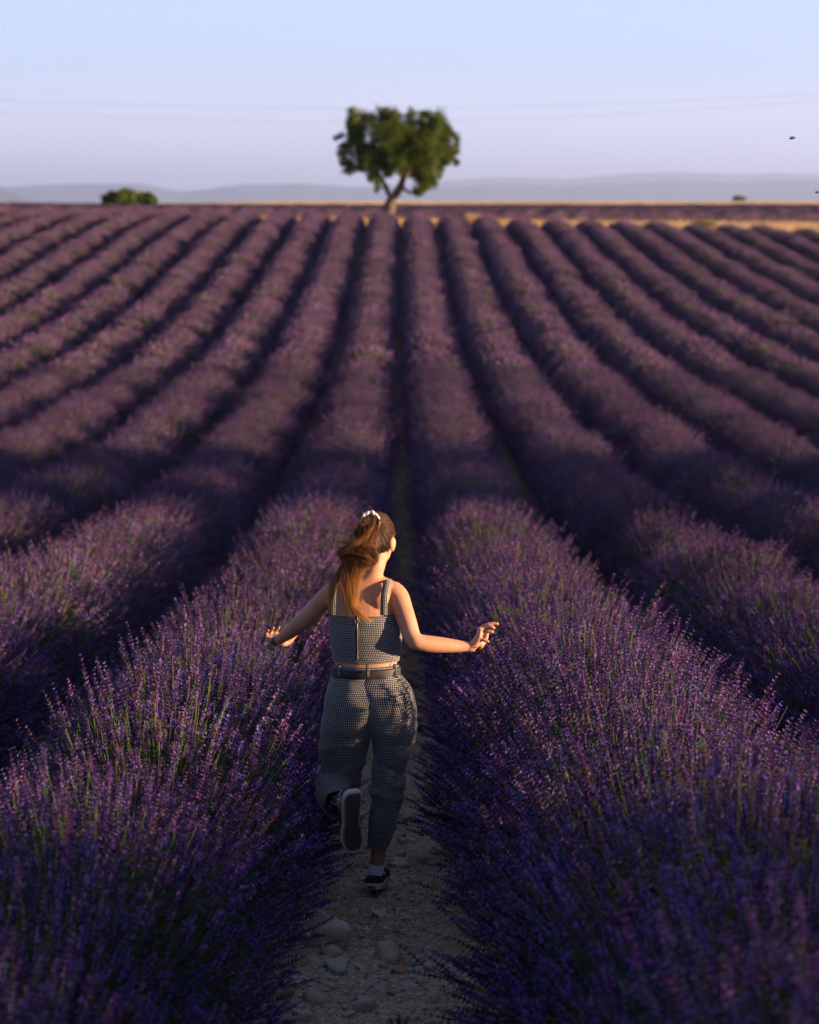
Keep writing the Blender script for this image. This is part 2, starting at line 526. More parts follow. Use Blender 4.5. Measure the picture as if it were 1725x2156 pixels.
# ------------------------------------------------------------------ far country
# mountains, three ranges
t = NT('mountain_slope')
geo = t.add('ShaderNodeNewGeometry')
c = t.ramp(t.noise(.0012, 6, geo.outputs['Position']), [(.35, (.03, .04, .045)), (.65, (.07, .075, .075))])
M_MTN = t.surf(t.add('ShaderNodeBsdfPrincipled', {'Base Color': c, 'Roughness': 1.0}).outputs[0])
RIDGES = [
    (16000, [(-900, 418), (-300, 405), (-60, 396), (0, 400), (35, 411), (70, 424), (110, 440), (160, 470)], 'nearest hazy mountain slope at the left edge of the horizon'),
    (30000, [(-900, 385), (-200, 390), (0, 394), (70, 391), (180, 386), (300, 387), (345, 397), (385, 404), (440, 398), (520, 388), (640, 386), (720, 392), (860, 396), (960, 393), (1060, 388), (1180, 392), (1290, 386), (1420, 380), (1560, 384), (1725, 378), (2300, 386)], 'long hazy blue mountain range along the horizon'),
    (42000, [(-900, 400), (500, 402), (760, 392), (900, 384), (1000, 376), (1080, 373), (1200, 377), (1330, 365), (1400, 362), (1480, 364), (1560, 368), (1640, 364), (1725, 368), (2500, 380)], 'faintest pale mountain range on the right of the horizon'),
]
for dist, prof, lab in RIDGES:
    px = np.array([p[0] for p in prof]); py = np.array([p[1] for p in prof])
    n = 260
    u = np.linspace(px[0], px[-1], n)
    v = np.interp(u, px, py) + 1.6 * (vnoise(u / 34, u * 0, dist) - .5) + .8 * (vnoise(u / 11, u * 0, dist + 1) - .5)
    top = np.array([unproject(a, b_, dist) for a, b_ in zip(u, v)])
    rowsV = []
    for f, dy in ((0, -2600), (.25, -1700), (.6, -800), (.85, -300), (1, 0), (.7, 900), (0, 2600)):
        p = top.copy()
        base = -700.
        p[:, 2] = base + (top[:, 2] - base) * f
        p[:, 1] += dy + (160 * (vnoise(u / 60, u * 0 + dy, 9) - .5) if f < 1 else 0)
        rowsV.append(p)
    P = np.stack(rowsV)
    m_, n_ = P.shape[:2]
    i = np.arange(m_ - 1)[:, None] * n_ + np.arange(n_ - 1)[None]
    q = np.stack([i, i + 1, i + 1 + n_, i + n_], -1).reshape(-1, 4)
    tag(obj('mountains', mesh_from('mountains', P.reshape(-1, 3), q, M_MTN, smooth=True)), lab, kind='structure')

# wheat stubble field that makes the skyline
t = NT('ripe_wheat')
geo = t.add('ShaderNodeNewGeometry')
mp = t.add('ShaderNodeMapping', {'Vector': geo.outputs['Position'], 'Scale': (.5, .06, 1)})
c = t.ramp(t.noise(1.0, 5, mp.outputs[0]), [(.3, (.50, .34, .14)), (.55, (.70, .50, .23)), (.75, (.80, .60, .32))])
M_WHEAT = t.surf(t.add('ShaderNodeBsdfPrincipled', {'Base Color': c, 'Roughness': 1.0}).outputs[0])
gx = np.linspace(-500, 700, 500); gy = np.concatenate([[334.], np.geomspace(335, 940, 60), [941.]])
X, Y = np.meshgrid(gx, gy)
H = .82 + .3 * (vnoise(X / 2.7, Y / 9, 4) - .5) + .25 * (vnoise(X / 14, Y / 40, 5) - .5)
H[0] = -.3; H[-1] = -.3
Z = G(X, Y) + H
nx = len(gx); i = np.arange(len(gy) - 1)[:, None] * nx + np.arange(nx - 1)[None]
q = np.stack([i, i + 1, i + 1 + nx, i + nx], -1).reshape(-1, 4)
tag(obj('wheat_field', mesh_from('wheat_field', np.stack([X, Y, Z], -1).reshape(-1, 3), q, M_WHEAT)), 'thin golden strip of ripe wheat along the skyline', kind='structure')

# the second lavender field behind the verge: low rows across the view
t = NT('distant_lavender')
geo = t.add('ShaderNodeNewGeometry')
c = t.ramp(t.noise(2.2, 6, geo.outputs['Position']), [(.32, (.05, .06, .03)), (.45, (.085, .055, .08)), (.7, (.15, .09, .13))])
M_DLAV = t.surf(t.add('ShaderNodeBsdfDiffuse', {'Color': c}).outputs[0])
Vs, Fs, nv = [], [], 0
y0 = 169.
while y0 < 325:
    w = 1.0 * (1 + (y0 - 176) / 250)
    gx = np.arange(-max(40, y0 * .25), max(46, y0 * .26), .45 * (1 + (y0 - 176) / 120))
    prof = [(-.5, 0), (-.42, .38), (-.2, .66), (.05, .72), (.3, .56), (.5, 0)]
    P = np.stack([np.stack([gx, y0 + a * w * 1.7 + .15 * (vnoise(gx * 1.3, gx * 0 + y0 + a, 6) - .5),
                            G(gx, y0 + 0 * gx) + b_ * (1 + .35 * (vnoise(gx * 1.6, gx * 0 + y0 + a, 7) - .5)) - .02], -1) for a, b_ in prof])
    m_, n_ = P.shape[:2]
    i = np.arange(m_ - 1)[:, None] * n_ + np.arange(n_ - 1)[None]
    Fs.append(np.stack([i, i + 1, i + 1 + n_, i + n_], -1).reshape(-1, 4) + nv)
    Vs.append(P.reshape(-1, 3)); nv += m_ * n_
    y0 += 1.9 * w
tag(obj('distant_lavender', mesh_from('distant_lavender', np.concatenate(Vs), np.concatenate(Fs), M_DLAV)), 'dark purple strip of a second lavender field behind the lone tree', kind='stuff')

# ------------------------------------------------------------------ verge of dry grass
M_STRAW = veg('dry_grass_blade', .3, .012)
def blades(n, xf, yf, hmin, hmax, w, cols, seed, spread=.35):
    r = np.random.RandomState(seed)
    x, y = xf(r, n), yf(r, n)
    p0 = np.stack([x, y, G(x, y) - .02], -1)
    hh = r.uniform(hmin, hmax, n)[:, None]
    d = unit(np.stack([r.normal(0, spread, n), r.normal(0, spread, n), np.ones(n)], -1))
    bend = np.stack([r.normal(0, .25, n), r.normal(0, .25, n), -.1 * np.ones(n)], -1)
    a = r.rand(n) * pi
    s = np.stack([np.cos(a), np.sin(a), 0 * a], -1) * w
    p1 = p0 + d * hh * .55
    p2 = p0 + d * hh + bend * hh
    V = np.stack([p0 - s, p0 + s, p1 + s * .7, p1 - s * .7, p2], 1).reshape(-1, 3)
    b_ = np.arange(n)[:, None] * 5
    c = np.array(cols)[r.randint(0, len(cols), n)] * r.uniform(.8, 1.2, (n, 1))
    return V, b_ + np.array([[0, 1, 2, 3]]), b_ + np.array([[3, 2, 4]]), np.repeat(c, 5, 0)
GOLD = [(.62, .42, .17), (.55, .36, .13), (.66, .48, .24), (.34, .27, .08), (.50, .36, .15)]
V, F, T3, cc = blades(16000, lambda r, n: r.uniform(-32, 36, n), lambda r, n: 132.5 + 42 * r.rand(n) ** 1.5, .12, .42, .02, GOLD, 3)
tag(obj('dry_grass', mesh_from('dry_grass', V, [T3, F], M_STRAW, col=cc)), 'golden dry grass verge where the lavender rows end', kind='stuff')
# grey-green weeds in the furrows of the upper slope
def furrow_x(r, n):
    return (r.randint(-9, 10, n)) * SP + r.normal(0, .09, n)
V, F, T3, cc = blades(9000, furrow_x, lambda r, n: r.uniform(76, 131, n), .06, .22, .02, [(.13, .14, .07), (.10, .12, .05), (.18, .16, .08), (.09, .11, .05)], 4)
V[:, 0] += cx(V[:, 1])
tag(obj('furrow_weeds', mesh_from('furrow_weeds', V, [T3, F], M_STRAW, col=cc)), 'low grey green weeds in the furrows of the upper slope', kind='stuff')

def ground_hit(px, py, d0=5., d1=400.):
    prev = None
    for d in np.concatenate([np.arange(d0, 60, .02), np.arange(60, d1, .2)]):
        p = unproject(px, py, d)
        if p[2] <= G(p[0], d):
            return np.array([p[0], d, float(G(p[0], d))])
    return np.array([p[0], d1, float(G(p[0], d1))])

def tuft(px, py, d, wid, hgt, cols, n, lab, name='weed_tuft', cat='weed'):
    """a weed clump standing at distance d with its top near pixel (px, py)"""
    p = unproject(px, py, d)
    r = np.random.RandomState(int(px * 7 + py))
    g = float(G(p[0], d))
    h = max(hgt, p[2] - g)
    a = r.rand(n) * 6.28; q = np.sqrt(r.rand(n))
    base = np.stack([np.cos(a) * q * wid * .3, np.sin(a) * q * wid * .3, 0 * a], -1)
    tipd = np.stack([np.cos(a) * q * wid * .55, np.sin(a) * q * wid * .55, h * (1 - .45 * q * q) * r.uniform(.65, 1.05, n)], -1)
    mid = base * .6 + tipd * .4 + np.stack([0 * a, 0 * a, h * .1 + 0 * a], -1)
    aa = r.rand(n) * pi
    s = np.stack([np.cos(aa), np.sin(aa), 0 * aa], -1) * wid * .016
    V = np.stack([base - s, base + s, mid + s, mid - s, tipd], 1)
    c = np.array(cols)[r.randint(0, len(cols), n)] * r.uniform(.8, 1.2, (n, 1))
    b_ = np.arange(n)[:, None] * 5
    # small leaves / heads along the stems
    k = n * 3
    j = r.randint(0, n, k); f = r.uniform(.35, 1.05, k)[:, None]
    c0 = mid[j] * (1 - f) + tipd[j] * f
    ld = unit(r.normal(0, 1, (k, 3)) + [0, 0, .6]) * wid * .07
    ls = unit(np.cross(ld, r.normal(0, 1, (k, 3)))) * wid * .022
    V2 = np.stack([c0 - ls, c0 + ld * .5 + ls, c0 + ld, ], 1)
    allV = np.concatenate([V.reshape(-1, 3), V2.reshape(-1, 3)])
    t2 = n * 5 + np.arange(k)[:, None] * 3 + np.array([[0, 1, 2]])
    me = mesh_from(name, allV, [np.concatenate([b_ + np.array([[3, 2, 4]]), t2]), b_ + np.array([[0, 1, 2, 3]])], M_STRAW, col=np.concatenate([np.repeat(c, 5, 0), np.repeat(c[j], 3, 0)]))
    return tag(obj(name, me, loc=(p[0], d, g - .02)), lab, cat)
YG = [(.24, .24, .05), (.32, .28, .07), (.15, .18, .05)]
TAN = [(.55, .38, .22), (.62, .46, .30), (.45, .30, .16)]
tuft(14, 716, 73.5, 1.3, .5, YG, 420, 'yellow green weed clump between the rows at the far left edge')
tuft(80, 702, 74.5, .7, .4, [(.48, .26, .10), (.40, .24, .08)], 200, 'small rust orange weed clump right of the yellow green one at the left edge')
tuft(997, 449, 134.5, 1.5, .5, TAN, 420, 'pale straw tuft rising behind the row ends to the right of the tree')
tuft(952, 462, 135, 1.0, .35, YG, 220, 'low green weed on the verge just right of the tree')
tuft(1558, 487, 133, 1.5, .4, YG, 320, 'yellow green weed clump on the verge at the right')
tuft(1485, 463, 152, 1.6, .5, YG, 300, 'green weed before the second lavender field at the right')
tuft(1112, 461, 137, 1.2, .35, YG, 240, 'green weed on the verge between the tree and the right edge')
tuft(706, 457, 135, 1.2, .35, TAN + YG, 240, 'dry weed tuft on the verge just left of the tree')
tuft(560, 600, 90, .55, .45, [(.20, .26, .10), (.30, .34, .16)], 120, 'upright pale green weed in a furrow left of the middle')
tuft(1660, 668, 79, 1.2, .75, [(.42, .28, .24), (.36, .24, .20)], 260, 'pale pink dried plants in the lavender at the right edge', 'dried_plant', 'dried plant')
tuft(1052, 638, 84, .5, .5, [(.26, .24, .12)], 100, 'thin straw weed in a furrow right of the middle')
tuft(160, 482, 118, .6, .75, [(.26, .26, .14)], 110, 'thin pale weed standing among the rows at the upper left')

# ------------------------------------------------------------------ trees
t = NT('bark')
geo = t.add('ShaderNodeTexCoord')
mp = t.add('ShaderNodeMapping', {'Vector': geo.outputs['Object'], 'Scale': (9, 9, 2.2)})
nf = t.noise(2.0, 6, mp.outputs[0])
c = t.ramp(nf, [(.3, (.03, .022, .016)), (.55, (.10, .072, .05)), (.75, (.18, .135, .09))])
bp = t.add('ShaderNodeBump', {'Strength': .8, 'Distance': .05, 'Height': nf})
M_BARK = t.surf(t.add('ShaderNodeBsdfPrincipled', {'Base Color': c, 'Roughness': .95, 'Normal': bp.outputs[0]}).outputs[0])
M_LEAF = veg('tree_leaf', .30, .02)

def tube(pts, rad, ns=8):
    """list of points and radii -> verts, quads"""
    pts = np.asarray(pts, float)
    tg = unit(np.gradient(pts, axis=0))
    u, w = perp(tg)
    for k in range(1, len(pts)):                      # keep the frame from twisting
        u[k] = unit(u[k - 1] - tg[k] * np.dot(u[k - 1], tg[k])); w[k] = np.cross(tg[k], u[k])
    a = np.linspace(0, 2 * pi, ns, endpoint=False)
    P = pts[:, None] + (u[:, None] * np.cos(a)[None, :, None] + w[:, None] * np.sin(a)[None, :, None]) * np.asarray(rad)[:, None, None]
    m_ = len(pts)
    i = np.arange(m_ - 1)[:, None] * ns + np.arange(ns)[None]
    j = np.arange(m_ - 1)[:, None] * ns + (np.arange(ns)[None] + 1) % ns
    return P.reshape(-1, 3), np.stack([i, j, j + ns, i + ns], -1).reshape(-1, 4)

def smoothpath(pts, n):
    pts = np.asarray(pts, float)
    tt = np.linspace(0, len(pts) - 1, n)
    out = []
    for q_ in tt:
        k = min(int(q_), len(pts) - 2); f = q_ - k
        p0 = pts[max(k - 1, 0)]; p1 = pts[k]; p2 = pts[k + 1]; p3 = pts[min(k + 2, len(pts) - 1)]
        out.append(.5 * (2 * p1 + (p2 - p0) * f + (2 * p0 - 5 * p1 + 4 * p2 - p3) * f * f + (3 * p1 - p0 - 3 * p2 + p3) * f ** 3))
    return np.array(out)

def tree(name, base, limbs, lumps, n_leaf, leaf, cols, lab, seed, cat='tree', trunk_r=None):
    """limbs: (points, r0, r1); lumps: (centre, radius). all in metres from the base"""
    r = np.random.RandomState(seed)
    root = empty(name, base)
    tag(root, lab, cat)
    VV, FF, nv = [], [], 0
    def addt(p, rad, ns):
        nonlocal nv
        v, f = tube(p, rad, ns); VV.append(v); FF.append(f + nv); nv += len(v)
    allp = []
    for pts, r0, r1 in limbs:
        p = smoothpath(pts, 16)
        addt(p + r.normal(0, .01, p.shape), np.linspace(r0, r1, 16) * (1 + .08 * r.normal(0, 1, 16)), 10)
        allp += [(q_, rr_) for q_, rr_ in zip(p[5:], np.linspace(r0, r1, 16)[5:])]
    ap = np.array([a_[0] for a_ in allp]); ar = np.array([a_[1] for a_ in allp])
    for c0, rad in lumps:
        c0 = np.array(c0)
        # a branch from the nearest lower limb point to the lump, and twigs inside it
        dd = np.linalg.norm(ap - c0, axis=1) + 1.2 * np.maximum(0, ap[:, 2] - c0[2])
        k = np.argmin(dd)
        s0 = ap[k]
        midp = s0 * .5 + c0 * .5 + np.array([r.normal(0, .1), r.normal(0, .1), .08])
        p = smoothpath([s0, midp, c0], 9)
        addt(p, np.linspace(min(ar[k] * .7, .075), .02, 9), 5)
        for _ in range(5):
            e = c0 + unit(r.normal(0, 1, 3)) * rad * .85
            st_ = p[r.randint(4, 9)]
            addt(smoothpath([st_, (st_ + e) / 2 + r.normal(0, .05, 3), e], 5), np.linspace(.02, .006, 5), 4)
    obj('trunk', mesh_from('trunk', np.concatenate(VV), np.concatenate(FF), M_BARK, smooth=True), root)
    # leaves in sub-clumps so that the crown has gaps
    vol = np.array([q_[1] ** 2.2 for q_ in lumps]); vol /= vol.sum()
    LC, LD, LCOL = [], [], []
    for (c0, rad), f in zip(lumps, vol):
        nl = int(n_leaf * f)
        nc = max(4, int(nl / 36))
        d = unit(r.normal(0, 1, (nc, 3)))
        cc_ = np.array(c0) + d * rad * (r.rand(nc, 1) ** .45)
        own = r.randint(0, nc, nl)
        cr = rad * r.uniform(.16, .34, nc)
        off = r.normal(0, 1, (nl, 3)) * cr[own][:, None] * .72
        LC.append(cc_[own] + off)
        LD.append(unit(off + r.normal(0, .6 * rad * .2, (nl, 3)) + [0, 0, -.02]))
        tint = r.uniform(.75, 1.3, nc)[own]
        LCOL.append(np.array(cols)[r.randint(0, len(cols), nl)] * tint[:, None] * r.uniform(.8, 1.2, (nl, 1)))
    P, D, CL = np.concatenate(LC), np.concatenate(LD), np.concatenate(LCOL)
    n = len(P)
    u, w = perp(D)
    a = r.rand(n)[:, None] * 6.28
    s = (u * np.cos(a) + w * np.sin(a)) * leaf * .33 * r.uniform(.7, 1.3, (n, 1))
    L = D * leaf * r.uniform(.7, 1.3, (n, 1))
    V = np.stack([P, P + L * .5 + s, P + L, P + L * .5 - s], 1).reshape(-1, 3)
    obj('crown', mesh_from('crown', V, np.arange(n * 4).reshape(-1, 4), M_LEAF, col=np.repeat(CL, 4, 0)), root)
    return root

TD = 141.
tb = ground_hit(819, 470, 100)
tb = np.array([unproject(819, 456, TD)[0], TD, float(G(unproject(819, 456, TD)[0], TD)) - .05])
def tp(cxp, cyp, dy=0.):
    """crop pixel of the lone tree -> metres from its base"""
    p = unproject(655.5 + .22 * cxp, 193.2 + .22 * cyp, TD) - tb
    return np.array([p[0], dy, p[2]])
r = np.random.RandomState(21)
LUMP = [(440, 255, 100), (550, 265, 80), (390, 330, 90), (690, 215, 85), (780, 235, 95), (740, 300, 100), (945, 215, 55), (950, 290, 60), (1080, 215, 65), (1060, 300, 70), (1210, 255, 95), (1180, 330, 90),
        (1295, 380, 80), (1385, 435, 50), (1375, 535, 60), (1375, 655, 48), (1290, 560, 90), (255, 430, 42), (330, 520, 75), (290, 610, 50), (300, 680, 38), (375, 715, 80), (430, 440, 110), (480, 380, 90), (660, 400, 120), (760, 420, 130), (880, 400, 120),
        (1000, 430, 120), (1120, 420, 110), (1220, 470, 110), (480, 560, 120), (620, 560, 110), (760, 560, 130), (900, 540, 130), (1040, 560, 130), (1170, 590, 120), (1280, 660, 80), (560, 680, 110), (700, 680, 110), (860, 680, 130), (1000, 680, 120),
        (1120, 700, 110), (1220, 730, 75), (600, 800, 70), (630, 860, 45), (480, 720, 65), (1030, 800, 90), (1140, 820, 85), (1080, 900, 70), (1010, 960, 50), (1180, 860, 50), (630, 935, 26), (740, 760, 60), (560, 800, 50)]
lumps = []
for a, b_, q_ in LUMP:
    depth = 1.9 * math.sqrt(max(0.05, 1 - ((a - 820) / 680) ** 2 - ((b_ - 520) / 520) ** 2 * .8))
    for rep in range(2 if depth > 1.0 else 1):
        lumps.append((tp(a + r.uniform(-20, 20) * rep, b_ + r.uniform(-20, 20) * rep, r.uniform(-depth, depth)), q_ * .22 / 36.3 * (.88 if rep == 0 else .80)))
fork = tp(775, 1030)
limbs = [([(0, 0, -.1), tp(745, 1120), fork], .38, .31),
         ([fork, tp(735, 960), tp(700, 880), tp(640, 780, -.3), tp(540, 620, -.6), tp(430, 420, -.8)], .19, .045),
         ([fork, tp(840, 930), tp(880, 830), tp(880, 680, .3), tp(820, 500, .5), tp(740, 300, .4)], .28, .06),
         ([tp(880, 830), tp(960, 720, .4), tp(1080, 560, .8), tp(1200, 380, .8)], .14, .04),
         ([tp(850, 920), tp(900, 940, -.2), tp(970, 965, -.4), tp(1060, 880, -.6), tp(1160, 740, -.9), tp(1300, 560, -1)], .11, .03),
         ([tp(700, 880), tp(650, 850, .3), tp(560, 760, .7), tp(400, 640, 1.0)], .09, .03),
         ([tp(880, 680, .3), tp(960, 500, -.4), tp(1000, 300, -.6)], .10, .03)]
OLIVE = [(.065, .105, .018), (.095, .125, .022), (.045, .078, .016), (.13, .145, .03)]
tree('heart_shaped_tree', tb, limbs, lumps, 64000, .125, OLIVE, 'lone green tree with a heart shaped crown standing on the crest of the field', 5)

LIGHTOLIVE = [(.085, .145, .035), (.115, .17, .045), (.065, .115, .03)]
def round_tree(pxc, pyt, wpx, d, nl, leaf, lab, seed, lower=0.0, cols=LIGHTOLIVE, name='round_bushy_tree'):
    top = unproject(pxc, pyt, d)
    g = float(G(top[0], d))
    wid = wpx / (5090 / d)
    h = top[2] - g
    r = np.random.RandomState(seed)
    lm = []
    for _ in range(26):
        a = r.uniform(0, 6.28); q_ = math.sqrt(r.rand()) * .72
        z = r.uniform(lower + .12, .82)
        k = math.sqrt(max(.08, 1 - (max(0, z - .45) / .55) ** 2))
        lm.append(((cos(a) * q_ * wid / 2 * k, sin(a) * q_ * wid / 2 * k, z * h), min(wid, h) * r.uniform(.14, .20)))
    lb = [([(0, 0, -.1), (.05, 0, h * .2), (0, .05, h * .4)], wid * .035, wid * .025)]
    for k in range(5):
        a = k * 1.256
        lb.append(([(0, 0, h * .2), (cos(a) * wid * .15, sin(a) * wid * .15, h * .42), (cos(a) * wid * .3, sin(a) * wid * .3, h * .66)], wid * .02, wid * .007))
    return tree(name, (top[0], d, g), lb, lm, nl, leaf, cols, lab, seed)
round_tree(254, 397, 112, 190, 14000, .20, 'rounded olive green tree top showing over the skyline at the left', 61)
round_tree(300, 404, 76, 191, 9000, .20, 'lower round tree crown behind the bigger one at the left skyline', 62)
round_tree(1555, 413, 34, 700, 2500, .5, 'tiny distant round tree on the wheat skyline at the right', 63)

# two broad trees on the field's edge, off to the right towards the sun; their shadow lies over the dip
for k, (tx, ty, wd, hh) in enumerate(((45, 21.2, 8.4, 8.8), (45.8, 26.0, 8.2, 8.8))):
    r = np.random.RandomState(80 + k)
    lm = []
    for _ in range(70):
        a = r.uniform(0, 6.28); q_ = math.sqrt(r.rand()) * .40 * wd
        z = r.uniform(.06, .92) * hh
        lm.append(((cos(a) * q_, sin(a) * q_, z), r.uniform(.9, 1.25)))
    tree('offframe_tree', (tx, ty, float(G(tx, ty))), [([(0, 0, -.1), (0, .1, 2.5), (0, 0, 6)], .3, .1)], lm, 8000, .30, OLIVE,
         'broad leafy tree at the field edge right of the picture, ' + ('nearer' if k == 0 else 'farther') + ' of the pair', 90 + k)

r = np.random.RandomState(88)  # unseen tree, added to keep the low sun off the nearest bushes
lm = []
for _ in range(40):
    a = r.uniform(0, 6.28); q_ = math.sqrt(r.rand()) * 2.3
    lm.append(((cos(a) * q_, sin(a) * q_, r.uniform(.10, .92) * 7.5), r.uniform(.6, .85)))
tree('offframe_tree', (40, -1.6, float(G(40, -1.6))), [([(0, 0, -.1), (0, .1, 2.5), (0, 0, 5.5)], .22, .08)], lm, 2300, .28, OLIVE,
     'slim open tree, unseen off to the right, added to shade the near lavender', 97)

# ------------------------------------------------------------------ power cables
M_CABLE = plain('grey_cable', (.25, .26, .30), .6)
for pts, lab in (([(-400, 216), (0, 236), (300, 248), (620, 256), (900, 254), (1250, 243), (1725, 212), (2200, 170)], 'lower of the two thin power cables crossing the sky'),
                 ([(-400, 196), (0, 211), (350, 222), (700, 227), (1000, 225), (1350, 215), (1725, 196), (2200, 165)], 'upper of the two thin power cables crossing the sky')):
    p = smoothpath([unproject(a, b_, 178) for a, b_ in pts], 60)
    v, f = tube(p, np.full(60, .011), 6)
    tag(obj('power_cable', mesh_from('power_cable', v, f, M_CABLE, smooth=True)), lab, 'cable')

# ------------------------------------------------------------------ stones
def stone_mat(name, c1, c2, c3):
    t = NT(name)
    tc = t.add('ShaderNodeTexCoord')
    oi = t.add('ShaderNodeObjectInfo')
    mp = t.add('ShaderNodeVectorMath', {0: tc.outputs['Object'], 1: oi.outputs['Location']}, operation='ADD')
    n = t.noise(14, 7, mp.outputs[0], .65)
    n2 = t.noise(70, 4, mp.outputs[0])
    c = t.ramp(n, [(.3, c1), (.52, c2), (.72, c3)])
    c = t.mix(c, (.9, .9, .9), t.ramp(n2, [(.62, (0, 0, 0)), (.75, (.25, .25, .25))]))
    bp = t.add('ShaderNodeBump', {'Strength': .5, 'Distance': .006, 'Height': t.mix(n, n2, .4)})
    return t.surf(t.add('ShaderNodeBsdfPrincipled', {'Base Color': c, 'Roughness': .9, 'Specular IOR Level': .2, 'Normal': bp.outputs[0]}).outputs[0])
M_ST = [stone_mat('stone_tan', (.26, .20, .135), (.46, .375, .27), (.62, .53, .40)),
        stone_mat('stone_grey', (.26, .225, .175), (.43, .38, .31), (.58, .52, .43)),
        stone_mat('stone_rust', (.20, .105, .055), (.35, .20, .115), (.46, .32, .20))]
def stone_geo(seed, sub=3, flat=.6, angular=.3):
    r = np.random.RandomState(seed)
    bm = bmesh.new()
    bmesh.ops.create_icosphere(bm, subdivisions=sub, radius=1)
    v = np.array([q_.co[:] for q_ in bm.verts])
    f = np.array([[w.index for w in q_.verts] for q_ in bm.faces])
    bm.free()
    # facets: cut the ball with random planes, then soft lumps
    for _ in range(9):
        nrm = unit(r.normal(0, 1, 3)); off = r.uniform(.52, .86)
        d = v @ nrm - off
        v -= np.maximum(d, 0)[:, None] * nrm * (.85 + angular * .5)
    for k in range(3):
        nrm = unit(r.normal(0, 1, 3))
        v *= (1 + .07 * np.sin(v @ nrm * (2.5 + 2 * k) + r.rand() * 6))[:, None]
    v *= (1 + .02 * r.normal(0, 1, (len(v), 1)))
    v /= np.abs(v[:, 0]).max()
    v *= np.array([1, r.uniform(.7, .95), flat])
    return v, f
SG = [stone_geo(100 + k, 3, f, a) for k, (f, a) in enumerate(((.55, .2), (.62, .35), (.45, .1), (.7, .3), (.5, .4), (.62, .05)))]
SGL = [stone_geo(200 + k, 2, f, a) for k, (f, a) in enumerate(((.55, .2), (.65, .35), (.42, .1), (.7, .3), (.5, .4), (.6, .05)))]
BIG = [  # crop pixel, width, height, mesh, material, label
    (510, 655, 400, 185, 0, 0, 'biggest pale flat boulder on the left side of the path in the foreground'),
    (512, 745, 150, 95, 1, 0, 'angular tan stone leaning under the biggest boulder'),
    (562, 830, 215, 110, 4, 1, 'grey green wedge stone in front of the biggest boulder'),
    (392, 842, 125, 62, 2, 1, 'pale bluish stone left of the grey green wedge'),
    (942, 712, 195, 155, 3, 0, 'rounded brown boulder in the middle of the path'),
    (902, 785, 95, 75, 5, 1, 'grey stone touching the rounded brown boulder in front'),
    (852, 812, 95, 62, 1, 0, 'small tan stone at the left foot of the rounded boulder'),
    (1160, 778, 150, 115, 5, 1, 'speckled grey stone right of the rounded brown boulder'),
    (1040, 835, 150, 100, 4, 2, 'angular brown stone with a ridge in the middle of the path'),
    (1182, 850, 72, 82, 5, 1, 'upright grey pebble beside the speckled grey stone'),
    (1262, 842, 115, 66, 5, 1, 'smooth grey stone at the right of the stone cluster'),
    (748, 1050, 225, 150, 0, 1, 'large tilted grey stone nearest the bottom middle of the path'),
    (385, 1070, 165, 105, 1, 0, 'tan stone at the left path edge near the bottom'),
    (238, 1015, 145, 82, 2, 2, 'reddish stone under the spikes at the lower left'),
    (170, 1082, 150, 80, 0, 2, 'rusty stone nearest the lower left lavender'),
    (1112, 972, 135, 52, 2, 1, 'long pale pebble right of the tilted grey stone'),
    (886, 946, 112, 50, 2, 0, 'oval tan pebble behind the tilted grey stone'),
    (1200, 942, 112, 60, 5, 1, 'grey pebble behind the long pale one'),
    (1030, 1142, 112, 50, 5, 1, 'bluish oval pebble at the bottom middle'),
    (888, 412, 145, 50, 4, 1, 'dark flat stone behind the biggest boulder'),
    (940, 456, 140, 26, 2, 2, 'thin brown slab right of the dark flat stone'),
    (1072, 530, 82, 42, 5, 1, 'pale round pebble right of the path middle'),
    (1128, 566, 84, 44, 5, 0, 'second pale pebble beside the round one'),
    (938, 604, 84, 56, 3, 1, 'dark lump of stone behind the rounded boulder'),
    (1300, 1042, 105, 72, 1, 0, 'tan stone at the lower right path edge'),
    (1350, 1172, 62, 62, 5, 2, 'small rusty round pebble at the lower right'),
    (1460, 1010, 135, 88, 0, 1, 'grey stone half under the lower right lavender'),
    (622, 1060, 75, 56, 4, 0, 'pale chip at the left of the tilted grey stone'),
    (932, 888, 72, 48, 5, 1, 'small pale pebble in front of the tan stone pair'),
    (300, 1230, 170, 110, 0, 0, 'broad tan stone at the bottom left of the path'),
    (1100, 1232, 125, 52, 2, 0, 'flat pale stone at the bottom edge of the path'),
    (975, 1242, 95, 42, 5, 1, 'flat grey pebble at the bottom edge left of the flat pale stone'),
    (1030, 30, 170, 62, 4, 0, 'long tan stone on the path right of the woman\'s ankle'),
    (1210, 20, 90, 50, 1, 0, 'rounded stone at the right path edge beside the woman\'s ankle'),
    (685, 95, 70, 48, 1, 0, 'tan stone on the path left of the woman\'s heel'),
    (690, 395, 95, 55, 5, 0, 'rounded brown pebble left of the dark flat stone')]
def place_stone(o, x, y, w, rotz, tilt, sink):
    o.matrix_world = Matrix.Translation((x, y, float(G(x, y) + micro(x, y)) + sink)) @ Matrix.Rotation(rotz, 4, 'Z') @ Matrix.Rotation(tilt, 4, 'Y') @ Matrix.Diagonal((w, w, w, 1))
big_xy = []
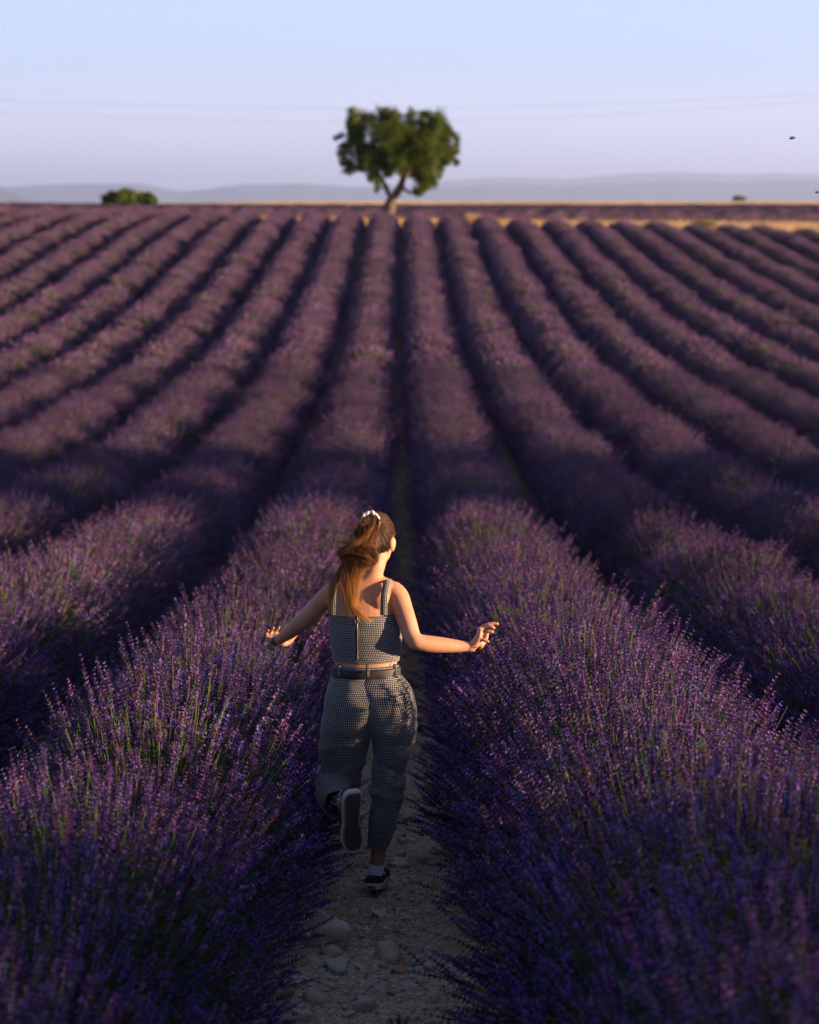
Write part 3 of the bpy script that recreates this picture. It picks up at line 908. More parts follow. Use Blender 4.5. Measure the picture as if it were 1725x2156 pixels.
for k, (a, b_, w, h, gi, mi, lab) in enumerate(BIG):
    px, py = 552 + .28 * a, 1794 + .28 * (b_ + h * .30)
    p = ground_hit(px, py)
    sc = .28 * w / 2 / (5092 / p[1])
    v, f = SG[gi]
    fl = min(1.5, max(.55, (h / w) * 1.5 / (v[:, 2].max() / v[:, 0].max())))
    me = mesh_from('stone', v * [1, 1, fl], f, M_ST[mi], smooth=True)
    o = obj('stone', me)
    place_stone(o, p[0], p[1], sc * 1.06, (k * 1.7) % .8 - .4, ((k * 37) % 7 - 3) * .06, v[:, 2].max() * fl * sc * .45)
    tag(o, lab, 'stone')
    big_xy.append((p[0], p[1], sc))
LOWM = {}
for gi, (v, f) in enumerate(SGL):
    for mi in range(3):
        LOWM[gi, mi] = mesh_from('pebble', v, f, M_ST[mi], smooth=True)
r = np.random.RandomState(77)
npeb = 0
while npeb < 250:
    y = 7.6 + 8.0 * r.rand() ** 1.4
    x = float(cx(y)) + r.normal(0, .20) + r.uniform(-.06, .06)
    w = r.uniform(.012, .034) * (1 + .5 * (r.rand() < .12))
    if any((x - a) ** 2 + ((y - b_)) ** 2 < (c_ + w) ** 2 * 1.1 for a, b_, c_ in big_xy):
        continue
    if abs(x + .12) < .12 and 9.7 < y < 10.1:
        continue
    big_xy.append((x, y, w))
    o = obj('pebble', LOWM[r.randint(6), r.choice(3, p=(.45, .35, .2))])
    place_stone(o, x, y, w, r.rand() * 6.28, r.normal(0, .15), w * .15)
    o.scale = (w, w * r.uniform(.7, 1), w * r.uniform(.55, .95))
    tag(o, 'small weathered pebble lying loose on the stony path', 'pebble', 'loose pebbles on the path')
    npeb += 1
# gravel: past counting
def gravel(n, y0, y1, sx, wmin, wmax, seed, mi):
    r = np.random.RandomState(seed)
    bm = bmesh.new(); bmesh.ops.create_icosphere(bm, subdivisions=1, radius=1)
    v0 = np.array([q_.co[:] for q_ in bm.verts]); f0 = np.array([[w.index for w in q_.verts] for q_ in bm.faces]); bm.free()
    y = y0 + (y1 - y0) * r.rand(n) ** 1.5
    x = cx(y) + r.normal(0, sx, n)
    w = r.uniform(wmin, wmax, n) ** 1.0
    sc = np.stack([w, w * r.uniform(.6, 1, n), w * r.uniform(.35, .75, n)], -1)
    v = v0[None] * (1 + .22 * r.normal(0, 1, (n, len(v0), 1)).clip(-1.3, 1.3)) * sc[:, None]
    a = r.rand(n) * 6.28
    ca, sa = np.cos(a)[:, None], np.sin(a)[:, None]
    vx = v[..., 0] * ca - v[..., 1] * sa; vy = v[..., 0] * sa + v[..., 1] * ca
    V = np.stack([vx + x[:, None], vy + y[:, None], v[..., 2] + (G(x, y) + micro(x, y) + w * .1)[:, None]], -1).reshape(-1, 3)
    F = (f0[None] + (np.arange(n) * len(v0))[:, None, None]).reshape(-1, 3)
    return mesh_from('gravel', V, F, M_ST[mi], smooth=False)
for mi, (n, lab) in enumerate(((5200, 'tan gravel'), (2600, 'grey gravel'), (1800, 'rusty gravel'))):
    tag(obj('gravel', gravel(n, 7.2, 17, .27, .004, .013, 300 + mi, mi)), lab + ' scattered over the path', kind='stuff')
tag(obj('gravel', gravel(1800, 15, 48, .25, .008, .03, 310, 2)), 'stones of the farther path up the dip', kind='stuff')
# a few green sprigs at the path edge
for px, py, lab in ((903, 1712, 'small green sprig at the right edge of the path'), (1040 * .28 + 552, 1794 + 1290 * .28, 'green sprig at the bottom of the path')):
    p = ground_hit(px, py)
    tuft(px, py - 8, p[1], .10, .06, [(.05, .09, .03), (.07, .11, .04)], 26, lab, 'green_sprig', 'sprig')

# ------------------------------------------------------------------ insects in the air
M_BUG = plain('insect_body', (.03, .022, .015), .5)
tw = NT('insect_wing')
w1 = tw.add('ShaderNodeBsdfPrincipled', {'Base Color': (.25, .22, .2, 1), 'Roughness': .3})
w2 = tw.add('ShaderNodeBsdfTransparent')
M_WING = tw.surf(tw.add('ShaderNodeMixShader', {0: .45, 1: w1.outputs[0], 2: w2.outputs[0]}).outputs[0])
for px, py, d, L, rz, lab in ((1669, 291, 10.5, .030, .1, 'dark flying insect high in the sky at the right'), (292, 408, 10.2, .015, .9, 'small bee flying in front of the rounded tree at the left'),
                              (1722, 405, 9.0, .020, .2, 'dark insect cut by the right edge just above the skyline'), (1410, 875, 9.2, .008, .4, 'tiny bright bee over the lavender rows at the right')):
    p = unproject(px, py, d)
    root = empty('flying_insect', p)
    root.rotation_euler = (0, -.12, rz)
    tag(root, lab, 'insect')
    q_ = np.linspace(-1, 1, 12)
    rad = L * .16 * np.sqrt(np.clip(1 - q_ ** 2, 0.01, 1)) * (1 - .35 * np.exp(-((q_ - .25) / .12) ** 2))
    v, f = tube(np.stack([q_ * L / 2, 0 * q_, 0 * q_], -1), rad, 8)
    obj('body', mesh_from('body', v, f, M_BUG, smooth=True), root)
    for s in (-1, 1):
        wv = np.array([(.1, .05 * s, .05), (.25, .55 * s, .30), (.02, .95 * s, .38), (-.2, .8 * s, .30), (-.12, .3 * s, .15)]) * L
        obj('wing', mesh_from('wing', wv, np.array([[0, 1, 2], [0, 2, 3], [0, 3, 4]]), M_WING), root)

# ------------------------------------------------------------------ the running woman
PD0 = 9.9
def pp(px, py, dy=0.):
    return unproject(px, py, PD0 + dy)
PXM = 5092 / 10.15                              # pixels of the plan view per metre at her distance (about)

def skin_mat():
    t = NT('skin')
    tc = t.add('ShaderNodeTexCoord')
    n = t.noise(7, 7, tc.outputs['Object'], .65)
    c = t.ramp(n, [(.25, (.29, .135, .078)), (.5, (.38, .19, .115)), (.75, (.44, .24, .155))])
    red = t.noise(2.6, 3, tc.outputs['Object'])
    c = t.mix(c, (.42, .15, .09), t.ramp(red, [(.5, (0, 0, 0)), (.75, (.14, .14, .14))]))
    bp = t.add('ShaderNodeBump', {'Strength': .25, 'Distance': .004, 'Height': t.noise(45, 6, tc.outputs['Object'], .7)})
    b = t.add('ShaderNodeBsdfPrincipled', {'Base Color': c, 'Roughness': .58, 'Normal': bp.outputs[0], 'Specular IOR Level': .3, 'Subsurface Weight': .15, 'Subsurface Radius': (.02, .008, .004), 'Subsurface Scale': .6})
    return t.surf(b.outputs[0])
M_SKIN = skin_mat()

def check_mat(name, period=.0076):
    t = NT(name)
    uv = t.add('ShaderNodeUVMap')
    sp_ = t.add('ShaderNodeSeparateXYZ', {0: uv.outputs[0]})
    bands = []
    for ax in ('X', 'Y'):
        m = t.add('ShaderNodeMath', {0: sp_.outputs[ax], 1: 1 / period}, operation='MULTIPLY')
        f = t.add('ShaderNodeMath', {0: m.outputs[0]}, operation='FRACT')
        g = t.add('ShaderNodeMath', {0: f.outputs[0], 1: .50}, operation='GREATER_THAN')
        bands.append(g.outputs[0])
    s = t.add('ShaderNodeMath', {0: bands[0], 1: bands[1]}, operation='ADD')
    s2 = t.add('ShaderNodeMath', {0: s.outputs[0], 1: .5}, operation='MULTIPLY')
    c = t.ramp(s2.outputs[0], [(0, (.006, .007, .010)), (.5, (.017, .018, .022)), (1, (.35, .345, .33))])
    tc = t.add('ShaderNodeTexCoord')
    n = t.noise(600, 2, tc.outputs['Object'])
    c = t.mix(c, (.3, .3, .32), t.ramp(n, [(.5, (0, 0, 0)), (.8, (.12, .12, .12))]))
    bp = t.add('ShaderNodeBump', {'Strength': .3, 'Distance': .002, 'Height': t.noise(55, 4, tc.outputs['Object'])})
    b = t.add('ShaderNodeBsdfPrincipled', {'Base Color': c, 'Roughness': .9, 'Specular IOR Level': .1, 'Sheen Weight': .15, 'Normal': bp.outputs[0]})
    return t.surf(b.outputs[0])
M_CHECK = check_mat('checked_cloth')
M_BLACK = plain('black_canvas', (.008, .008, .010), .85)
M_BELT = plain('black_leather', (.006, .006, .008), .65)
M_ELASTIC = plain('white_cloth', (.62, .60, .58), .9)
M_SOCK = plain('white_sock', (.70, .70, .78), .9)
M_RUBBER = plain('off_white_rubber', (.50, .46, .38), .7)
M_TAN = plain('gum_rubber', (.20, .155, .105), .75)
M_TREADK = plain('black_tread', (.012, .011, .012), .8)
M_RED = plain('red_label', (.28, .01, .012), .6)
M_METAL = plain('zip_metal', (.22, .13, .07), .4, **{'Metallic': .8})
M_NAIL = plain('nail', (.72, .50, .44), .3)
t = NT('hair')
at = t.add('ShaderNodeAttribute', attribute_name='Col')
b1 = t.add('ShaderNodeBsdfPrincipled', {'Base Color': at.outputs['Color'], 'Roughness': .42, 'Specular IOR Level': .45})
b2 = t.add('ShaderNodeBsdfTranslucent', {'Color': at.outputs['Color']})
M_HAIR = t.surf(t.add('ShaderNodeMixShader', {0: .38, 1: b1.outputs[0], 2: b2.outputs[0]}).outputs[0])

def loft(rings, nseg=28, nres=5, closed_caps=True, power=2.0, disp=None):
    """rings: (centre, vec_u, vec_v); smooth surface through them. returns verts, faces list, uv per loop"""
    A = np.array([np.concatenate([c_, u_, v_]) for c_, u_, v_ in rings], float)
    A = smoothpath(A, (len(rings) - 1) * nres + 1)
    a = np.linspace(0, 2 * pi, nseg + 1)
    ca = np.sign(np.cos(a)) * np.abs(np.cos(a)) ** (2 / power); sa = np.sign(np.sin(a)) * np.abs(np.sin(a)) ** (2 / power)
    P = A[:, None, :3] + A[:, None, 3:6] * ca[None, :, None] + A[:, None, 6:9] * sa[None, :, None]
    if disp is not None:
        P = disp(P, a)
        P[:, -1] = P[:, 0]
    m_ = len(A)
    seg = np.linalg.norm(np.diff(P, axis=1), axis=2)
    U = np.concatenate([np.zeros((m_, 1)), np.cumsum(seg, 1)], 1)
    ref = U[m_ // 2]
    U = .35 * U + .65 * ref[None]                # cloth keeps the number of checks round the body
    Vv = np.concatenate([[0], np.cumsum(np.linalg.norm(np.diff(A[:, :3], axis=0), axis=1))])
    Vg = np.repeat(Vv[:, None], nseg + 1, 1)
    i = np.arange(m_ - 1)[:, None] * nseg + np.arange(nseg)[None]
    j = np.arange(m_ - 1)[:, None] * nseg + (np.arange(nseg)[None] + 1) % nseg
    F = np.stack([i, j, j + nseg, i + nseg], -1).reshape(-1, 4)
    ii, jj = np.meshgrid(np.arange(m_ - 1), np.arange(nseg), indexing='ij')
    uvs = np.stack([np.stack([U[ii, jj], Vg[ii, jj]], -1), np.stack([U[ii, jj + 1], Vg[ii, jj + 1]], -1),
                    np.stack([U[ii + 1, jj + 1], Vg[ii + 1, jj + 1]], -1), np.stack([U[ii + 1, jj], Vg[ii + 1, jj]], -1)], 2).reshape(-1, 2)
    Vt = P[:, :-1].reshape(-1, 3)
    caps = []
    if closed_caps:
        n0 = len(Vt)
        Vt = np.concatenate([Vt, A[:1, :3], A[-1:, :3]])
        k = np.arange(nseg)
        caps = [np.stack([k * 0 + n0, (k + 1) % nseg, k], -1), np.stack([k * 0 + n0 + 1, (m_ - 1) * nseg + k, (m_ - 1) * nseg + (k + 1) % nseg], -1)]
    return Vt, F, caps, uvs

def join_geo(parts):
    V, Q, T3, nv = [], [], [], 0
    for v, f, *rest in parts:
        V.append(v)
        (Q if f.shape[1] == 4 else T3).append(f + nv)
        for c_ in (rest[0] if rest else []):
            T3.append(c_ + nv)
        nv += len(v)
    fs_ = []
    if T3: fs_.append(np.concatenate(T3))
    if Q: fs_.append(np.concatenate(Q))
    return np.concatenate(V), fs_

def remeshed(name, parts, mat, voxel=.0045, smooth=5, parent=None):
    V, fs_ = join_geo(parts)
    me = mesh_from(name + '_raw', V, fs_, mat, smooth=True)
    o = bpy.data.objects.new(name, me)
    C.objects.link(o)
    md = o.modifiers.new('r', 'REMESH'); md.mode = 'VOXEL'; md.voxel_size = voxel; md.use_smooth_shade = True
    ms = o.modifiers.new('s', 'SMOOTH'); ms.iterations = smooth; ms.factor = .5
    dg = bpy.context.evaluated_depsgraph_get()
    me2 = bpy.data.meshes.new_from_object(o.evaluated_get(dg))
    o.modifiers.clear()
    o.data = me2
    me2.name = name
    bpy.data.meshes.remove(me)
    if not me2.materials: me2.materials.append(mat)
    me2.polygons.foreach_set('use_smooth', np.ones(len(me2.polygons), bool))
    if parent is not None:
        o.parent = parent
        o.matrix_parent_inverse = Matrix.Translation(-parent.location)
    return o

foot_g = ground_hit(788, 1873, 8, 12)
woman = empty('person', tuple(foot_g))
tag(woman, 'young woman in checked crop top and trousers running away up the stony path', 'person')
def part(name, me, parent=woman, mats=None):
    o = obj(name, me)
    o.parent = parent
    if parent is woman:                       # meshes are in world coordinates: undo the place of the root
        o.matrix_parent_inverse = Matrix.Translation(-woman.location)
    return o
def ring(pxc, py, rxp, ry, dy=0., tilt=0.):
    c_ = pp(pxc, py, dy)
    return (c_, np.array([rxp / PXM, 0, tilt]), np.array([0, ry, 0]))
X1, Y1, Z1 = np.array([1., 0, 0]), np.array([0, 1., 0]), np.array([0, 0, 1.])

# --- torso
TORSO = [(782, 1206, 25, .050, .00), (778, 1214, 30, .052, .0), (771, 1221, 52, .055, .0), (768, 1231, 70, .068, .0), (767, 1250, 72, .083, .005), (765, 1275, 69, .094, .01), (765, 1300, 69, .100, .01), (768, 1325, 73, .104, .01),
         (770, 1350, 71, .100, .01), (771, 1372, 67.5, .092, .01), (771, 1390, 65, .086, .005), (771, 1408, 66, .088, 0), (774, 1440, 76, .088, -.003), (778, 1475, 82, .092, -.005), (779, 1500, 74, .082, 0), (779, 1518, 60, .06, .01)]
body = [loft([ring(*q_) for q_ in TORSO], 36, 4, power=2.25)]
# shoulder blades and the hollow of the spine come from soft lumps on the back
def ellip(c_, rx, ry, rz, M=None, n=14):
    a = np.linspace(0, 2 * pi, n, endpoint=False); b_ = np.linspace(-pi / 2, pi / 2, n // 2 + 1)
    A, B = np.meshgrid(a, b_)
    v = np.stack([np.cos(A) * np.cos(B) * rx, np.sin(A) * np.cos(B) * ry, np.sin(B) * rz], -1).reshape(-1, 3)
    if M is not None: v = v @ M.T
    m_ = len(b_); i = np.arange(m_ - 1)[:, None] * n + np.arange(n)[None]; j = np.arange(m_ - 1)[:, None] * n + (np.arange(n)[None] + 1) % n
    return v + np.asarray(c_), np.stack([i, j, j + n, i + n], -1).reshape(-1, 4)
body += [ellip(pp(738, 1258, -.055), .040, .036, .060), ellip(pp(797, 1258, -.055), .040, .036, .060),
         ellip(pp(742, 1330, -.025), .05, .056, .13), ellip(pp(796, 1330, -.025), .05, .056, .13)]
# neck: from between the shoulders to the skull
body.append(loft([(pp(778, 1226, .0), X1 * .060, Y1 * .052), (pp(781, 1212, .0), X1 * .050, Y1 * .050), (pp(786, 1196, .005), X1 * .048, Y1 * .052), (pp(790, 1176, .02), X1 * .050, Y1 * .056), (pp(791, 1150, .03), X1 * .05, Y1 * .06)], 20, 4))
# --- head
yaw = radians(24)
HC = pp(790, 1133, .045)
fwd = np.array([sin(yaw), cos(yaw), -.10]); fwd /= np.linalg.norm(fwd)
rgt = np.cross(fwd, Z1); rgt /= np.linalg.norm(rgt)
upv = np.cross(rgt, fwd)
HM = np.stack([rgt, fwd, upv], 1)               # head frame -> world
def hp(x, y, z): return HC + HM @ np.array([x, y, z])
body += [ellip(HC, .075, .093, .100, HM, 24), ellip(hp(0, .035, -.045), .055, .062, .072, HM, 18), ellip(hp(0, .068, -.085), .028, .024, .026, HM, 12),
         ellip(hp(0, .098, -.022), .012, .018, .026, HM, 10), ellip(hp(0, .107, -.038), .014, .012, .010, HM, 10), ellip(hp(0, .088, -.062), .024, .012, .006, HM, 10), ellip(hp(0, .086, -.070), .020, .012, .006, HM, 10),
         ellip(hp(-.042, .062, -.030), .024, .024, .024, HM, 10), ellip(hp(.042, .062, -.030), .024, .024, .024, HM, 10), ellip(hp(0, .084, .014), .050, .012, .012, HM, 12)]
for s in (-1, 1):                               # ears: a thin dished shell
    em = HM @ np.array(Matrix.Rotation(s * radians(-28), 3, 'Z'))
    body += [ellip(hp(s * .084, -.008, -.018), .0075, .017, .030, em, 14), ellip(hp(s * .079, .002, -.020), .012, .012, .022, em, 12), ellip(hp(s * .081, .002, -.043), .006, .009, .010, em, 10)]
# --- arms
def limb(pts, ns=16, nres=5, flat=1.0):
    """pts: (px, py, dy, radius in px)"""
    c_ = np.array([pp(a, b_, d) for a, b_, d, q_ in pts]); rad = np.array([q_[3] for q_ in pts]) / PXM
    tg = unit(np.gradient(c_, axis=0))
    u, w = perp(tg)
    for k in range(1, len(c_)):
        u[k] = unit(u[k - 1] - tg[k] * np.dot(u[k - 1], tg[k])); w[k] = np.cross(tg[k], u[k])
    return loft([(c_[k], u[k] * rad[k], w[k] * rad[k] * flat) for k in range(len(c_))], ns, nres)
RA = [(812, 1246, .0, 20), (826, 1247, -.005, 24), (838, 1258, -.015, 23.5), (848, 1283, -.035, 21.5), (858, 1312, -.06, 20), (866, 1336, -.08, 18.5), (875, 1349, -.09, 18), (890, 1354, -.085, 17.5), (915, 1357, -.07, 17.5), (942, 1359, -.055, 15.5), (968, 1361, -.04, 12.8), (990, 1362, -.03, 11.0), (999, 1361, -.025, 11.0)]
LA = [(722, 1244, .0, 20), (706, 1245, .0, 22.5), (692, 1254, .015, 21), (672, 1273, .045, 19.5), (650, 1295, .08, 18.5), (633, 1311, .115, 18), (620, 1322, .16, 17), (606, 1334, .22, 14.5), (594, 1343, .27, 12.0), (586, 1348, .30, 11.0), (580, 1349, .32, 10.5)]
body += [limb(RA, 18), limb(LA, 18)]
# right hand: palm bent up at the wrist, five fingers spread away to the right
def finger(pts, r0, r1, ns=10):
    k = len(pts); r0 *= 1.12; r1 *= 1.10
    return limb([(*q_, (r0 + (r1 - r0) * i_ / (k - 1))) for i_, q_ in enumerate(pts)] , ns, 4)
def tipball(px, py, dy, rp): rp *= 1.08; return ellip(pp(px, py, dy), rp / PXM, rp / PXM, rp / PXM, None, 10)
HR = [
    loft([(pp(995, 1362, -.03), np.array([.010, .012, -.016]) * 1.0, np.array([.010, .022, .012])), (pp(1003, 1352, -.022), np.array([.011, .0, -.011]) * 1.2, Y1 * .034), (pp(1009, 1340, -.012), np.array([.012, .0, -.008]) * 1.1, Y1 * .040), (pp(1012, 1327, -.002), np.array([.012, .0, -.006]), Y1 * .038), (pp(1013, 1322, 0), np.array([.008, .0, -.004]), Y1 * .030)], 16, 4),
    ellip(pp(1012, 1355, -.005), .018, .030, .022),
    finger([(1011, 1325, .030), (1021, 1317.5, .034), (1032, 1314, .036), (1041, 1313, .036), (1048, 1313.5, .035)], 4.8, 3.2), tipball(1048, 1313.5, .035, 3.3),
    finger([(1011, 1327, .010), (1020, 1319.5, .008), (1029, 1317.5, .004), (1035, 1319.5, .0), (1040, 1322.5, -.002)], 4.9, 3.4), tipball(1040, 1322.5, -.002, 3.5),
    finger([(1010, 1333, -.012), (1018, 1330.5, -.022), (1027, 1329.5, -.028), (1033, 1330, -.030), (1038, 1330.5, -.030)], 4.7, 3.2), tipball(1038, 1330.5, -.030, 3.3),
    finger([(1006, 1346, -.030), (1013, 1346, -.042), (1019, 1348, -.048), (1024, 1349.5, -.050), (1028.5, 1350.5, -.050)], 4.2, 2.8), tipball(1028.5, 1350.5, -.05, 2.9),
    finger([(1006, 1362, .012), (1014, 1357, .028), (1021, 1348, .038), (1024.5, 1340, .042), (1026, 1333, .044)], 6.2, 3.8), tipball(1026, 1333, .044, 3.9)]
body += HR
# left hand: lifted at the wrist, finger tips showing above it, thumb side below
HL = [
    loft([(pp(584, 1349, .31), np.array([.008, .0, -.018]), np.array([.02, .016, .01])), (pp(578, 1347, .335), np.array([.026, .012, .006]), np.array([-.004, .012, -.004])), (pp(574, 1341, .350), np.array([.032, .016, .004]), np.array([0, .012, 0])), (pp(573, 1336, .355), np.array([.030, .016, .004]), np.array([0, .010, 0]))], 16, 4),
    finger([(564, 1343, .345), (561, 1336, .350), (562, 1330, .345), (565, 1327, .335)], 3.3, 2.7), tipball(565, 1327, .335, 2.8),
    finger([(568, 1341, .35), (570, 1333, .36), (573, 1326, .355), (576, 1321.5, .345)], 3.5, 2.8), tipball(576, 1321.5, .345, 2.9),
    finger([(577, 1339, .36), (580, 1331, .37), (585, 1325, .365), (588, 1320.5, .355)], 3.5, 2.8), tipball(588, 1320.5, .355, 2.9),
    finger([(585, 1340, .36), (590, 1333, .375), (594, 1330, .375), (597, 1329, .37)], 3.3, 2.7), tipball(597, 1329, .37, 2.8),
    ellip(pp(595, 1353, .33), .022, .02, .018), 
    finger([(592, 1353, .325), (602, 1354, .34), (611, 1349, .35), (618, 1342, .355), (624, 1336, .355)], 7.5, 3.6), tipball(624, 1336, .355, 3.7)]
body += HL
# --- legs under the trousers
body += [limb([(734, 1500, .01, 40), (719, 1560, .035, 37), (710, 1615, .08, 33), (706, 1642, .11, 29), (703, 1655, .07, 27), (706, 1668, -.02, 24), (713, 1681, -.14, 19), (719, 1689, -.22, 14), (725, 1694, -.28, 15)], 18),
         limb([(826, 1500, .01, 40), (828, 1560, .01, 37), (822, 1620, .01, 33), (818, 1650, .015, 30), (814, 1700, .0, 29), (805, 1740, -.01, 24), (799, 1775, .0, 17.5), (796, 1805, .01, 15), (793, 1830, .02, 14), (791, 1846, .03, 12)], 18)]
o_body = remeshed('body', body, M_SKIN, .0036, 4, woman)

# --- eyes
for s in (-1, 1):
    v, f = ellip(hp(s * .030, .076, -.004), .0125, .0125, .0125, HM, 12)
    part('eye', mesh_from('eye', v, f, plain('eye_white', (.7, .68, .65), .2), smooth=True))

# --- crop top
def offs(rings_, d):
    return [(q_[0], q_[1], q_[2] + d * PXM, q_[3] + d, q_[4]) for q_ in rings_]
TOP = [(765, 1290, 69.5, .101, .008), (766, 1305, 70.5, .103, .01), (769, 1325, 74.5, .107, .01), (771, 1350, 73, .104, .01), (771.5, 1372, 69.5, .097, .01), (771.5, 1389, 67.5, .091, .006)]
def wr(amp, fx, fz, s):
    def d_(P, a):
        c_ = P.mean(1, keepdims=True)
        n = unit(P - c_)
        w = vnoise(P[..., 0] * fx + P[..., 1] * fx * .5, P[..., 2] * fz, s) - .5 + .6 * (vnoise(P[..., 0] * fx * 2.3 + 5, P[..., 2] * fz * 2.1 + P[..., 0] * 9, s + 1) - .5)
        return P + n * (w * amp)[..., None]
    return d_
def two_sided_loft(name, rings_, parent, mat, nseg=64, nres=8, disp=None, power=2.2):
    V, F, caps, uvs = loft(rings_, nseg, nres, False, power, disp)
    me = mesh_from(name, V, F, mat, smooth=True, uv=uvs)
    return part(name, me, parent)
top = two_sided_loft('crop_top', [ring(*q_) for q_ in offs(TOP, .004)], woman, M_CHECK, 72, 10, wr(.0045, 14, 46, 31), 2.25)

def ribbon(path, width_vec, thick, nrm, mat, name, parent, nres=6, uvs=True):
    """a flat strip: path (k,3), width vectors (k,3), outward normals (k,3)"""
    path, wv, nn = (smoothpath(np.asarray(q_, float), (len(path) - 1) * nres + 1) for q_ in (path, width_vec, nrm))
    n = len(path)
    nn = unit(nn)
    A = path - wv; B = path + wv
    V = np.stack([A, B, B - nn * thick, A - nn * thick], 1).reshape(-1, 3)
    i = np.arange(n - 1)[:, None] * 4 + np.arange(4)[None]
    j = np.arange(n - 1)[:, None] * 4 + (np.arange(4)[None] + 1) % 4
    F = np.stack([i, j, j + 4, i + 4], -1).reshape(-1, 4)
    L = np.concatenate([[0], np.cumsum(np.linalg.norm(np.diff(path, axis=0), axis=1))])
    W2 = np.linalg.norm(wv, axis=1) * 2
    cu = np.array([0, 1., 1., 0]); cu2 = np.array([1., 1., 0, 0])
    ii, jj = np.meshgrid(np.arange(n - 1), np.arange(4), indexing='ij')
    U0 = cu[jj] * W2[ii]; U1 = cu2[jj] * W2[ii]
    uv_ = np.stack([np.stack([U0, L[ii]], -1), np.stack([U1, L[ii]], -1), np.stack([U1, L[ii + 1]], -1), np.stack([U0, L[ii + 1]], -1)], 2).reshape(-1, 2)
    me = mesh_from(name, V, F, mat, smooth=False, uv=uv_)
    return part(name, me, parent)
wv_ = X1 * .0145
# straps: up the back, over the shoulder and down the front
ribbon([pp(699, 1296, -.106), pp(699.5, 1270, -.102), pp(701, 1245, -.090), pp(704, 1226, -.068), pp(707, 1217, -.025), pp(708, 1217, .03), pp(707, 1232, .075), pp(705, 1262, .105), pp(706, 1296, .115)], [wv_] * 9,
       .0025, [-Y1, -Y1, -Y1 + Z1 * .2, -Y1 + Z1, Z1, Z1 + Y1 * .6, Y1 + Z1 * .3, Y1, Y1], M_CHECK, 'strap', top)
ribbon([pp(808, 1296, -.108), pp(808.5, 1270, -.105), pp(810, 1248, -.094), pp(813.5, 1230, -.072), pp(816, 1220.5, -.03), pp(817, 1220, .03), pp(816, 1234, .075), pp(813, 1262, .105), pp(812, 1296, .115)], [wv_] * 9,
       .0025, [-Y1, -Y1, -Y1 + Z1 * .2, -Y1 + Z1, Z1, Z1 + Y1 * .6, Y1 + Z1 * .3, Y1, Y1], M_CHECK, 'strap', top)
def on_back(rings_, px, py, out=.0, power=2.25):
    """point on the back of a loft (nearest to the camera) at the given pixel"""
    ys_ = np.array([q_[1] for q_ in rings_])
    cxp = np.interp(py, ys_, [q_[0] for q_ in rings_]); rx_ = np.interp(py, ys_, [q_[2] for q_ in rings_]); ry_ = np.interp(py, ys_, [q_[3] for q_ in rings_]); dy_ = np.interp(py, ys_, [q_[4] for q_ in rings_])
    f = np.clip(abs(px - cxp) / rx_, 0, .995)
    return pp(px, py, dy_ - ry_ * (1 - f ** power) ** (1 / power) - out)
OT = offs(TOP, .004)
zp = [on_back(OT, 752.5, y_, .0035) for y_ in np.linspace(1297, 1388, 8)]
ribbon(zp, [X1 * .0075] * 8, .002, [-Y1] * 8, M_BLACK, 'zip', top)
ribbon([q_ - Y1 * .002 for q_ in zp], [X1 * .0014] * 8, .0015, [-Y1] * 8, M_METAL, 'zip_teeth', top)
a = np.linspace(0, 2 * pi, 17)
rc = on_back(OT, 752.5, 1308, .008)
v, f = tube(np.stack([rc[0] + np.cos(a) * .0085, rc[1] + 0 * a, rc[2] + np.sin(a) * .0095], -1), np.full(17, .0012), 6)
part('zip_ring', mesh_from('zip_ring', v, f, M_METAL, smooth=True), top)
# top hem of the back panel
hemr = [(q_[0], q_[1], q_[2] + .5, q_[3] + .001, q_[4]) for q_ in (OT[0], (765.3, 1294, OT[0][2], OT[0][3], .0085))]
two_sided_loft('top_hem', [ring(*q_) for q_ in hemr], top, M_CHECK, 64, 3, None, 2.25)

# --- trousers
def legrings(rows, dyoff=None):
    out = []
    for y_, xl, xr, ry_, dy_ in rows:
        k_ = float(np.interp(y_, [1401, 1450, 1500, 1560, 1700], [1, .98, .96, .93, .915]))
        out.append(ring((xl + xr) / 2, y_, (xr - xl) / 2 * k_, ry_ * (.5 + .5 * k_) * .97, dy_))
    return out
def fold(seed, knee, amp):
    def d_(P, a):
        P = wr(amp, 11, 17, seed)(P, a)
        c_ = P.mean(1, keepdims=True)
        n = unit(P - c_)
        for k, (zc, wd, am, sl) in enumerate(knee):
            z0 = P[..., 2] - zc + sl * (P[..., 0] - c_[..., 0])
            P = P + n * (am * np.exp(-(z0 / wd) ** 2))[..., None]
        return P
    return d_
zk = pp(818, 1650)[2]
RLEG = [(1401, 730, 839.5, 0.096, 0), (1412, 730, 841, 0.097, 0), (1425, 730, 848, 0.102, -0.003), (1440, 730, 861, 0.11, -0.008), (1455, 732, 870, 0.117, -0.012), (1475, 736, 877, 0.122, -0.014), (1500, 744, 880.5, 0.122, -0.012), (1525, 758, 881, 0.118, -0.008), (1545, 774, 880, 0.112, -0.002), (1565, 781, 876, 0.104, 0.0), (1590, 782, 868, 0.094, 0.004), (1617, 781, 860, 0.086, 0.008), (1640, 779, 856, 0.08, 0.012), (1667, 778, 854.5, 0.078, 0.01), (1700, 776, 847, 0.074, 0.004), (1740, 773, 837, 0.066, -0.004), (1765, 771.5, 828, 0.06, -0.008), (1782, 770, 821, 0.056, -0.01)]
